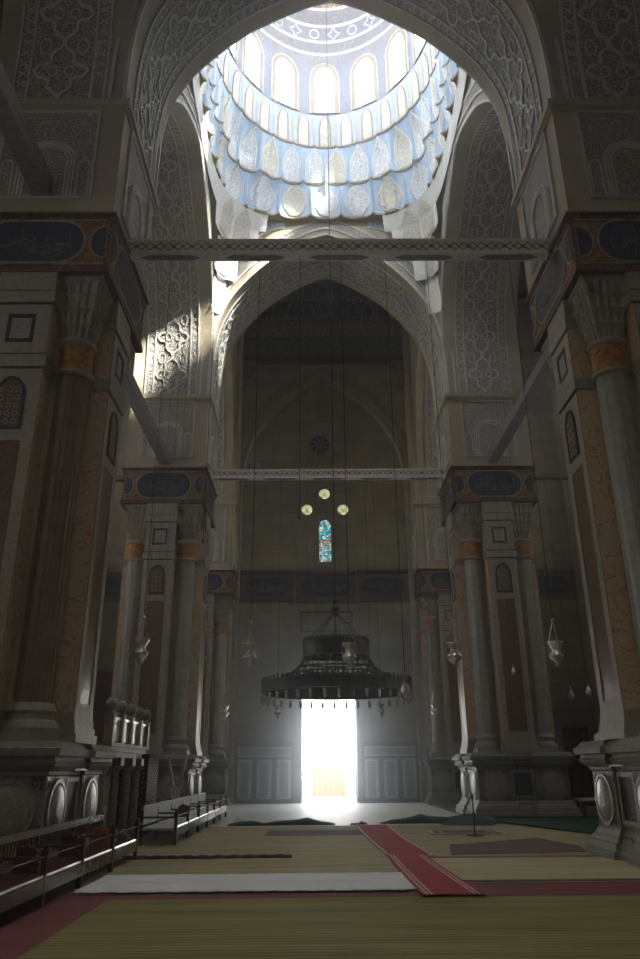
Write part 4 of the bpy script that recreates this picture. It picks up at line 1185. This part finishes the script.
# ------------------------------------------------------------------ benches along the left
def bench(label, y0, y1, xf, xb, ys, white, arms, seat_h=.34, post_h=.66, back_h=.80):
    r = thing('long_bench', label, 'bench', ((xf + xb) / 2, (y0 + y1) / 2, 0))
    m = MB(); m.box(xb, xf, y0, y1, seat_h - .05, seat_h); m.build('seat_board', 'cushion' if white else 'wood_dark', r)
    m = MB(); m.box(xf - .03, xf + .03, y0, y1, seat_h - .17, seat_h - .01); m.build('apron', 'wood_gloss', r)
    m = MB(); m.tube([(xf, y0, seat_h + .01)] + [(xf, y0 + (y1 - y0) * i / 20, seat_h + .012) for i in range(1, 20)] + [(xf, y1, seat_h + .01)], .022, 6); m.build('front_edge', 'cord', r)  # pale strip standing in for the highlight on the apron top
    for y in ys:
        m = MB(); m.box(xf - .035, xf + .035, y - .035, y + .035, 0, post_h); m.box(xf - .05, xf + .05, y - .05, y + .05, post_h - .07, post_h)
        m.lathe([(.03, post_h), (.045, post_h + .03), (.02, post_h + .07)], xf, y, 8); m.build('front_post', 'wood_dark', r)
        m = MB(); m.box(xb - .03, xb + .03, y - .03, y + .03, 0, back_h + .04); m.build('rear_post', 'wood_dark', r)
        m = MB(); m.box(xb, xf, y - .02, y + .02, post_h - .12, post_h - .08); m.build('arm_rail', 'wood_dark', r)
    m = MB(); m.tube([(xf, y0, post_h - .08), (xf, y1, post_h - .08)], .012, 5); m.build('front_rail', 'iron', r)
    b = MB(); b.box(xb - .03, xb + .03, y0, y1, back_h - .10, back_h); b.box(xb - .025, xb + .025, y0, y1, seat_h + .06, seat_h + .11)
    bk = b.build('backrest', 'wood_gloss' if not white else 'cushion', r)
    s = MB(); n = int((y1 - y0) / .13)
    for i in range(n): s.tube([(xb, y0 + (i + .5) * (y1 - y0) / n, seat_h + .1), (xb, y0 + (i + .5) * (y1 - y0) / n, seat_h + .25), (xb, y0 + (i + .5) * (y1 - y0) / n, back_h - .08)], [.013, .022, .013], 5)
    so = s.build('spindle', 'wood_gloss', bk); so['kind'] = 'stuff'
    if white: MB().box(xb - .015, xb + .02, y0 + .05, y1 - .05, seat_h + .08, back_h - .08).build('back_cover', 'cushion', bk)
    for y, mt in arms:
        P = [(-.17, 0), (.17, 0), (.17, .12), (.13, .20), (.15, .25), (.09, .31), (.04, .30), (0, .34), (-.04, .30), (-.09, .31), (-.15, .25), (-.13, .20), (-.17, .12)]
        xc = xb + .26
        m = MB(); m.prism([(xc + a, seat_h + b_) for a, b_ in P], -.02, .02, lambda u, z, n_: (u, y + n_, z)); m.build('carved_end_panel', mt, r)
    return r
bench('dark wooden bench nearest the camera, with spindle back and scrolled end panels', 7.4, 15.73, -4.05, -4.72, (7.4, 8.95, 10.5, 12.12, 13.87, 15.70), False, ((11.0, 'wood_dark'), (12.9, 'wood_dark'), (14.6, 'wood_orange')))
bench('bench with white covers, farther row towards the doorway', 18.45, 28.8, -3.78, -4.55, (18.48, 20.2, 22.0, 23.8, 25.4, 27.0, 28.75), True, ((22.6, 'wood_dark'),), .36, .68, .82)

# ------------------------------------------------------------------ reading platform
rp = thing('reading_platform', 'raised marble platform on colonnettes with white balustrade panels, left side', 'platform', (-6.0, 19.3, 0))
X0, X1, Y0, Y1 = -7.2, -5.15, 17.4, 21.2
m = MB(); m.box(X0, X1, Y0, Y1, 1.98, 2.12); m.box(X0 - .06, X1 + .06, Y0 - .06, Y1 + .06, 2.08, 2.16); m.box(X0 + .08, X1 - .08, Y0 + .08, Y1 - .08, 1.86, 1.98)
m.build('platform_slab', 'plinth', rp)
for y in (17.65, 18.8, 20.0, 21.0):
    for x in (X1 - .18, X0 + .2):
        m = MB(); m.cbox(x, y, .15, 0, .12); m.lathe([(.13, .12), (.10, .2), (.105, .8), (.095, 1.55), (.14, 1.6), (.14, 1.66), (.10, 1.68)], x, y, 8); m.cbox(x, y, .16, 1.68, 1.86)
        m.build('colonnette', 'marble_pale', rp)
ys = [Y0 + .05, 18.35, 19.3, 20.25, Y1 - .05]
for y in ys:
    m = MB(); m.cbox(X1 - .05, y, .10, 2.16, 2.78); m.lathe([(.05, 2.78), (.04, 2.82), (.13, 2.92), (.14, 2.99), (.10, 3.07), (.03, 3.12)], X1 - .05, y, 14); m.build('ball_post', 'marble_pale', rp)
for a, b_ in zip(ys, ys[1:]):
    m = MB(); m.box(X1 - .08, X1 - .03, a + .1, b_ - .1, 2.2, 2.66); m.box(X1 - .10, X1 - .0, a + .1, b_ - .1, 2.66, 2.72); m.build('balustrade_panel', 'marble_white', rp)
m = MB(); m.box(X0, X1 - .15, Y0, Y0 + .05, 2.16, 2.68); n = 8
for i in range(n): x = X0 + (X1 - .15 - X0) * (i + .5) / n; m.box(x - .1, x + .1, Y0 - .015, Y0, 2.22, 2.62)
m.build('wooden_side', 'wood_brown', rp)
# inlaid wooden pulpit side
mn = thing('wooden_cabinet', 'tall dark wooden cabinet dotted with pale inlay, behind the reading platform', 'cabinet', (-5.35, 22.1, 0))
m = MB(); m.box(-5.9, -5.12, 21.45, 22.9, 0, 1.9); m.box(-5.95, -5.06, 21.4, 22.95, 1.9, 1.98); m.build('cabinet_body', 'cabinet_wood', mn)
m = MB(); r_ = random.Random(4)
for T, u0, u1 in ((planeX(-5.12, 1), 21.5, 22.85), (planeY(21.45), -5.85, -5.17)):
    nu = 9 if u1 - u0 > 1 else 5
    for i in range(nu):
        for j in range(13): m.prism(circ(u0 + (u1 - u0) * (i + .5) / nu, .12 + 1.7 * (j + .5 * (i % 2)) / 13.5, .022, 6), 0, .008, T)
m.build('inlay_pattern', 'marble_white', mn)
# tall splayed bookrest
br = thing('book_stand', 'tall grey splayed bookrest between wooden cabinet and far left pier', 'book stand', (-5.0, 24.4, 0))
for s in (-1, 1):
    m = MB(); m.prism([(s * .12, 0), (s * .2, 0), (s * .14, 1.0), (s * .30, 1.95), (s * .22, 1.95), (s * .05, 1.1)], -.03, .03, lambda u, z, n: (-4.85 + u, 24.4 + n, z)); m.build('upright', 'marble_pale', br)
m = MB(); m.box(-5.02, -4.68, 24.3, 24.5, 1.02, 1.08); m.box(-5.0, -4.7, 24.3, 24.5, .4, .46); m.box(-4.98, -4.72, 24.33, 24.36, .46, 1.02); m.build('shelf', 'cushion', br)
# low bench in the right aisle
lb_ = thing('table', 'dark low table with white top in the right aisle beside far right pier', 'table', (9.8, 28.2, 0))
for (lx, ly) in ((8.65, 27.9), (10.9, 27.9), (8.65, 28.5), (10.9, 28.5)):
    MB().box(lx - .05, lx + .05, ly - .05, ly + .05, 0, .46).build('leg', 'wood_dark', lb_)
MB().box(8.5, 11.05, 27.8, 28.6, .46, .54).build('table_top', 'cushion', lb_)
MB().box(8.65, 10.9, 27.87, 27.9, .30, .45).build('apron', 'wood_dark', lb_)
# microphone stand
ms = thing('microphone_stand', 'short black microphone stand on the small prayer rug', 'microphone stand', (3.25, 19.9, 0))
m = MB(); m.lathe([(.22, .036), (.21, .05), (.05, .07), (.02, .1)], 3.25, 19.9, 20); m.build('stand_base', 'iron', ms)
m = MB(); m.tube([(3.25, 19.9, .08), (3.25, 19.9, .86)], .016, 8); m.tube([(3.25, 19.9, .5), (3.25, 19.9, .56)], .03, 8); m.build('pole', 'iron', ms)
m = MB(); m.tube([(3.25, 19.9, .86), (3.23, 19.85, .95)], [.02, .04], 8); m.build('microphone', 'iron', ms)

# ------------------------------------------------------------------ lamps
def make_lamp(ztop, s=1.0):
    """silvered glass mosque lamp; origin at the middle of its body"""
    r = thing('mosque_lamp', '', 'lamp', (0, 0, 0))
    m = MB(); m.lathe([(.03, -.235), (.06, -.23), (.035, -.19), (.06, -.16), (.11, -.11), (.14, -.05), (.135, -.03), (.09, .02), (.075, .05), (.09, .11), (.12, .16), (.145, .20), (.145, .215), (.13, .21), (.08, .11), (.02, .05)], 0, 0, 20)
    m.v = [(a * s, b * s, c * s) for a, b, c in m.v]
    m.build('glass_body', 'silver', r, smooth=True)
    m = MB()
    for k in range(3):
        a = 2 * pi * k / 3 + .5; m.tube([(.125 * s * cos(a), .125 * s * sin(a), .0), (.15 * s * cos(a), .15 * s * sin(a), .12 * s), (.11 * s * cos(a), .11 * s * sin(a), .26 * s), (0, 0, .62 * s)], .007, 4)
    m.lathe([(.02 * s, .60 * s), (.05 * s, .62 * s), (.02 * s, .66 * s)], 0, 0, 8)
    m.build('hanger', 'silver', r)
    m = MB(); m.tube([(0, 0, .62 * s), (0, 0, ztop)], .008, 4); m.build('wire', 'chain', r)
    m = MB(); m.lathe([(.008, -.27 * s), (.02 * s, -.25 * s), (.008, -.215 * s)], 0, 0, 8); m.build('drop', 'silver', r)
    return r
lz = 3.6
L1 = make_lamp(12.73 - lz, 1.0)
NEAR = [(-3.92, 'glass mosque lamp on the near tie beam, leftmost, beside near left pier'), (-1.86, 'glass mosque lamp hanging from near tie beam, left of chandelier'), (.03, 'glass mosque lamp hanging in front of the chandelier centre'), (2.03, 'glass mosque lamp hanging from near tie beam, right of chandelier'), (3.97, 'glass mosque lamp on the near tie beam, rightmost, beside near right pier')]
for i, (x, lb) in enumerate(NEAR):
    o = L1 if i == 0 else copy_tree(L1)
    o.location = (x, YB1, lz + (.1 if i == 0 else 0)); o['label'] = lb; o['group'] = 'mosque lamps on the near tie beam'
L2 = make_lamp(12.77 - 3.57, 1.0)
FAR = [(-3.93, 'small far mosque lamp in front of far left pier edge'), (-1.98, 'small far mosque lamp just left of the bright doorway'), (1.83, 'small far mosque lamp just right of the bright doorway'), (3.84, 'small far mosque lamp in front of far right pier edge')]
for i, (x, lb) in enumerate(FAR):
    o = L2 if i == 0 else copy_tree(L2)
    o.location = (x, YB2, 3.57); o['label'] = lb; o['group'] = 'mosque lamps on the far tie beam'
# bare bulbs on wires
def _n(): pass
def bulb(label, x, y, z, zt, s=1.0):
    r = thing('pendant_bulb', label, 'lamp', (x, y, z), 'bare pendant bulbs')
    m = MB(); m.lathe([(.02 * s, z - .2 * s), (.08 * s, z - .15 * s), (.105 * s, z - .04 * s), (.06 * s, z + .08 * s), (.035 * s, z + .13 * s)], x, y, 16); m.build('bulb_glass', 'silver', r, smooth=True)
    m = MB(); m.lathe([(.04 * s, z + .12 * s), (.04 * s, z + .24 * s), (.01, z + .28 * s)], x, y, 10); m.build('bulb_socket', 'marble_pale', r)
    m = MB(); m.tube([(x, y, z + .25 * s), (x, y, zt)], .008, 4); m.build('wire', 'chain', r)
bulb('pear shaped pendant bulb hanging right of the chandelier', 1.06, YB1, 2.95, 12.73, 1.0)
bulb('small pendant bulb before the granite strip of far right pier', 6.05, 25.5, 4.6, 13.0, .7)
bulb('small pendant bulb in the right aisle, nearer far right pier', 9.0, YB2, 4.1, 12.75, 1.0)
bulb('small pendant bulb in the right aisle, farther from far right pier', 9.65, YB2, 4.24, 12.75, 1.0)
# spare wires from the near beam and above the left pier
for i, (x, y, z0, z1) in enumerate(((-2.86, YB1, 5.9, 12.73), (-.93, YB1, 6.4, 12.73), (1.99 - .5, YB2, 4.4, 12.77), (-.9, YB2, 5, 12.77))):
    m = MB(); m.tube([(x, y, z0), (x, y, z1)], .007, 4); m.tube([(x, y, z0 - .08), (x, y, z0)], .02, 6)
    tag(m.build('hanging_wire', 'chain'), ['empty wire hanging from near tie beam towards the left', 'empty wire hanging from near tie beam left of the dome chain', 'empty wire hanging from far tie beam right of doorway', 'empty wire hanging from far tie beam left of doorway'][i], 'wire')
for i, (x, y) in enumerate(((-6.75, 27.2), (-6.45, 27.2), (-6.15, 27.2), (-5.85, 27.2), (6.9, 27.2), (7.2, 27.2))):
    m = MB(); m.tube([(x, y, 3.2), (x, y, 20.5)], .008, 4)
    tag(m.build('hanging_wire', 'chain'), 'thin wire in front of far %s pier, hanging from the side arch' % ('left' if x < 0 else 'right'), 'wire', 'wires before the far %s pier' % ('left' if x < 0 else 'right'))

# ------------------------------------------------------------------ chandelier
ch = thing('chandelier', 'huge dark ring chandelier hanging before the bright doorway', 'chandelier', (0, 22, 3.5))
cy = 22.0
def ringband(R, z0, z1, t=.05, crest=True, n=72, mat='aged_metal', name='ring'):
    m = MB(); vs = []
    for r, z in ((R, z0), (R + t, z0), (R + t, z1), (R, z1)): vs += [(r * cos(2 * pi * i / n), cy + r * sin(2 * pi * i / n), z) for i in range(n)]
    m.add(vs, [(j * n + i, j * n + (i + 1) % n, ((j + 1) % 4) * n + (i + 1) % n, ((j + 1) % 4) * n + i) for j in range(4) for i in range(n)])
    if crest:
        for i in range(n):
            a = 2 * pi * i / n; x, y = (R + t / 2) * cos(a), cy + (R + t / 2) * sin(a)
            m.tube([(x, y, z1), (x, y, z1 + .06), (x, y, z1 + .12)], [.02, .035, .004], 4)
    return m.build(name, mat, ch)
ringband(2.1, 3.40, 3.70, name='great_ring'); ringband(1.55, 3.62, 3.80, name='middle_ring')
ringband(.92, 4.42, 4.84, name='upper_ring')
m = MB(); n = 48   # domed openwork lid between upper and middle ring
for i in range(24):
    a = 2 * pi * i / 24; m.tube([(.92 * cos(a), cy + .92 * sin(a), 4.42), (1.15 * cos(a), cy + 1.15 * sin(a), 4.1), (1.55 * cos(a), cy + 1.55 * sin(a), 3.8), (2.1 * cos(a), cy + 2.1 * sin(a), 3.66)], .022, 4)
for R, z in ((1.02, 4.28), (1.15, 4.1), (1.35, 3.94)): m.tube([(R * cos(2 * pi * i / n), cy + R * sin(2 * pi * i / n), z) for i in range(n + 1)], .03, 4)
m.build('openwork_lid', 'aged_metal', ch)
m = MB(); vs = []
for R, z in ((.98, 4.84), (.8, 4.95), (.3, 5.0)): vs += [(R * cos(2 * pi * i / n), cy + R * sin(2 * pi * i / n), z) for i in range(n)]
m.add(vs, [(j * n + i, j * n + (i + 1) % n, (j + 1) * n + (i + 1) % n, (j + 1) * n + i) for j in range(2) for i in range(n)])
m.build('crown_plate', 'aged_metal', ch)
m = MB()
for i in range(8):
    a = 2 * pi * i / 8; m.tube([(.92 * cos(a), cy + .92 * sin(a), 4.84), (0, cy, 5.75)], .012, 4)
m.lathe([(.02, 5.6), (.10, 5.68), (.06, 5.76), (.13, 5.86), (.05, 5.98), (.09, 6.08), (.02, 6.2)], 0, cy, 12); m.build('hanging_finial', 'aged_metal', ch)
m = MB(); m.tube([(0, cy, 6.15), (0, cy, 22), (0, cy, 40.4)], .018, 5); m.build('chain', 'chain', ch)
def cup(x, y, z, mat='silver'):
    m = MB(); m.lathe([(.012, z - .13), (.035, z - .10), (.05, z - .03), (.035, z + .03), (.055, z + .08)], x, y, 8); m.tube([(x, y, z + .02), (x, y, z + .16)], .006, 4); return m.build('glass_cup', mat, ch, smooth=True)
for i in range(36):
    a = 2 * pi * i / 36; cup(2.13 * cos(a), cy + 2.13 * sin(a), 3.26)
for i in range(12):
    a = 2 * pi * i / 12 + .2; cup(.72 * cos(a), cy + .72 * sin(a), 4.55)

ch.location.z += .17
# ------------------------------------------------------------------ outside the doorway
struct(MB().box(-30, 30, 40.0, 80, -.35, -.02).build('ground', 'paving'))
ws = thing('folding_screen', 'orange cloth screen standing outside the bright doorway', 'screen', (.15, 43.2, 0))
m = MB(); n = 24; vs = []
for i in range(n + 1):
    x = -.72 + 1.72 * i / n; y = 43.2 + .05 * sin(i * 1.6)
    vs += [(x, y, .16), (x, y, 1.5)]
m.add(vs, [(2 * i, 2 * i + 2, 2 * i + 3, 2 * i + 1) for i in range(n)]); m.build('cloth', 'screen', ws)
m = MB(); m.box(-.78, -.72, 43.17, 43.23, -.02, 1.55); m.box(1.0, 1.06, 43.17, 43.23, -.02, 1.55); m.box(-.78, 1.06, 43.18, 43.22, 1.5, 1.56); m.box(-.9, -.6, 43, 43.4, -.02, .04); m.box(.88, 1.18, 43, 43.4, -.02, .04); m.build('screen_frame', 'cushion', ws)
g = thing('iron_gate', 'pale iron gate outside the doorway, right of orange screen', 'gate', (1.6, 44.5, 0))
m = MB()
for x in (1.05, 1.45, 1.85, 2.25): m.box(x - .03, x + .03, 44.47, 44.53, -.02, 3.6)
for z in (.25, .9, 1.6, 2.5, 3.5): m.box(1.05, 2.25, 44.48, 44.52, z, z + .07)
for x in (1.25, 1.65, 2.05): m.tube([(x + .14 * cos(a), 44.5, 1.25 + .14 * sin(a)) for a in [2 * pi * t / 12 for t in range(13)]], .02, 4)
m.build('gate_frame', 'chain', g)
f = thing('iron_fence', 'dark low iron fence outside the doorway, left of orange screen', 'fence', (-1.5, 46, 0))
m = MB()
for i in range(12): m.box(-2.6 + i * .14, -2.57 + i * .14, 46, 46.03, -.02, 1.3)
m.box(-2.65, -1.0, 46, 46.03, 1.2, 1.26); m.box(-2.65, -1.0, 46, 46.03, .1, .16); m.build('fence_bars', 'iron', f)
m = MB(); m.box(-1.55, -1.15, 44.9, 45.3, -.02, .8); m.box(-1.6, -1.1, 44.85, 45.35, .8, .86); tag(m.build('bollard', 'cushion'), 'white bollard outside the doorway beside dark fence', 'bollard')
m = MB(); m.box(-20, 20, 60, 61, -.02, 9)
for i in range(-9, 10): m.box(i * 2 - .4, i * 2 + .4, 59.9, 60, 2.0, 4.6, 1)
tag(m.build('outer_building', ['whiteplaster', 'plinth']), 'pale building across the sunny court outside the doorway', 'building')

# added glowing panes behind the camera, unseen fill for the front faces
for i, (a, b_) in enumerate(((-4.6, -2.6), (3.0, 5.0))):
    m = MB(); m.box(a, b_, -9.25, -9.22, 5, 9.5); w = struct(m.build('window_%d' % (i + 1), pane_mat('back_daylight_pane_%d' % i, [.2, .08][i], (1, .93, .82))))
    m = MB()
    for k in range(5): x = a + (b_ - a) * k / 4; m.box(x - .03, x + .03, -9.2, -9.12, 5, 9.5)
    for k in range(7): z = 5 + 4.5 * k / 6; m.box(a, b_, -9.2, -9.12, z - .03, z + .03)
    o = m.build('window_lattice', 'wood_dark'); o.parent = w

# ------------------------------------------------------------------ light
# thin dusty haze filling the nave
hz = MB(); hz.box(-13.4, 13.4, -8.8, 39.2, .02, 28.9); hz.box(-4.5, 4.5, 17.2, 26.5, 29.0, 40)
hm = bpy.data.materials.new('dusty_haze'); hm.use_nodes = True; nt = hm.node_tree; nt.nodes.clear()
ho = nt.nodes.new('ShaderNodeOutputMaterial'); hv = nt.nodes.new('ShaderNodeVolumeScatter')
hv.inputs['Color'].default_value = (.97, .98, 1, 1); hv.inputs['Density'].default_value = .006; hv.inputs['Anisotropy'].default_value = .75
nt.links.new(hv.outputs[0], ho.inputs['Volume'])
m = MB(); m.box(-4.2, 4.2, 30.0, 39.1, .03, 7.5)  # added denser volume, imitates the bloom round the door
hm2 = hm.copy(); hm2.name = 'doorway_haze'; n_ = [x for x in hm2.node_tree.nodes if x.type == 'VOLUME_SCATTER'][0]; n_.inputs['Density'].default_value = .05; n_.inputs['Anisotropy'].default_value = .82
h2 = m.build('doorway_haze', hm2); h2['kind'] = 'stuff'; h2['label'] = 'brighter dusty haze in front of the open doorway'; h2['category'] = 'haze'
ho_ = hz.build('haze', hm); ho_['kind'] = 'stuff'; ho_['label'] = 'thin dusty haze hanging in the lit nave'; ho_['category'] = 'haze'
w = bpy.data.worlds.new('World'); SC.world = w; w.use_nodes = True
bg = w.node_tree.nodes['Background']; bg.inputs[0].default_value = (.80, .90, 1.0, 1); bg.inputs[1].default_value = 1.9
def light(name, kind, loc, rot, energy, col=(1, 1, 1), **kw):
    d = bpy.data.lights.new(name, kind); d.energy = energy; d.color = col
    for k, v in kw.items(): setattr(d, k, v)
    o = bpy.data.objects.new(name, d); COL.objects.link(o); o.location = loc; o.rotation_euler = rot
    return o
sun = light('sun', 'SUN', (0, 0, 60), (0, 0, 0), 24, (1, .97, .9), angle=.09)
sun.rotation_euler = Vector((-.55, .43, -.71)).to_track_quat('-Z', 'Y').to_euler()
# daylight entering by the open door (fills exactly the door opening, just outside)
light('door_daylight', 'AREA', (.1, 40.3, 2.6), (radians(-90), 0, 0), 42, (.86, .94, 1.0), shape='RECTANGLE', size=2.5, size_y=4.6)

# ------------------------------------------------------------------ camera
f_, pitch, roll, yaw = 742.6, .3703, -.0082, .0103
F = Vector((sin(yaw) * cos(pitch), cos(yaw) * cos(pitch), sin(pitch))); R = Vector((cos(yaw), -sin(yaw), 0)); U = R.cross(F)
R2 = R * cos(roll) + U * sin(roll); U2 = -R * sin(roll) + U * cos(roll)
cd = bpy.data.cameras.new('camera'); cam = bpy.data.objects.new('camera', cd); COL.objects.link(cam)
mt = Matrix((R2, U2, -F)).transposed().to_4x4(); mt.translation = Vector((-.65, 0, 1.6)); cam.matrix_world = mt
cd.sensor_fit = 'HORIZONTAL'; cd.sensor_width = 36; cd.lens = f_ / 640 * 36; cd.clip_end = 300; cd.clip_start = .05
SC.camera = cam
SC.view_settings.view_transform = 'Standard'; SC.view_settings.look = 'None'; SC.view_settings.exposure = 2.28; SC.view_settings.gamma = 1
SC.view_settings.use_curve_mapping = False
SC.cycles.use_denoising = True
SC.cycles.max_bounces = 8; SC.cycles.diffuse_bounces = 5; SC.cycles.sample_clamp_indirect = 6
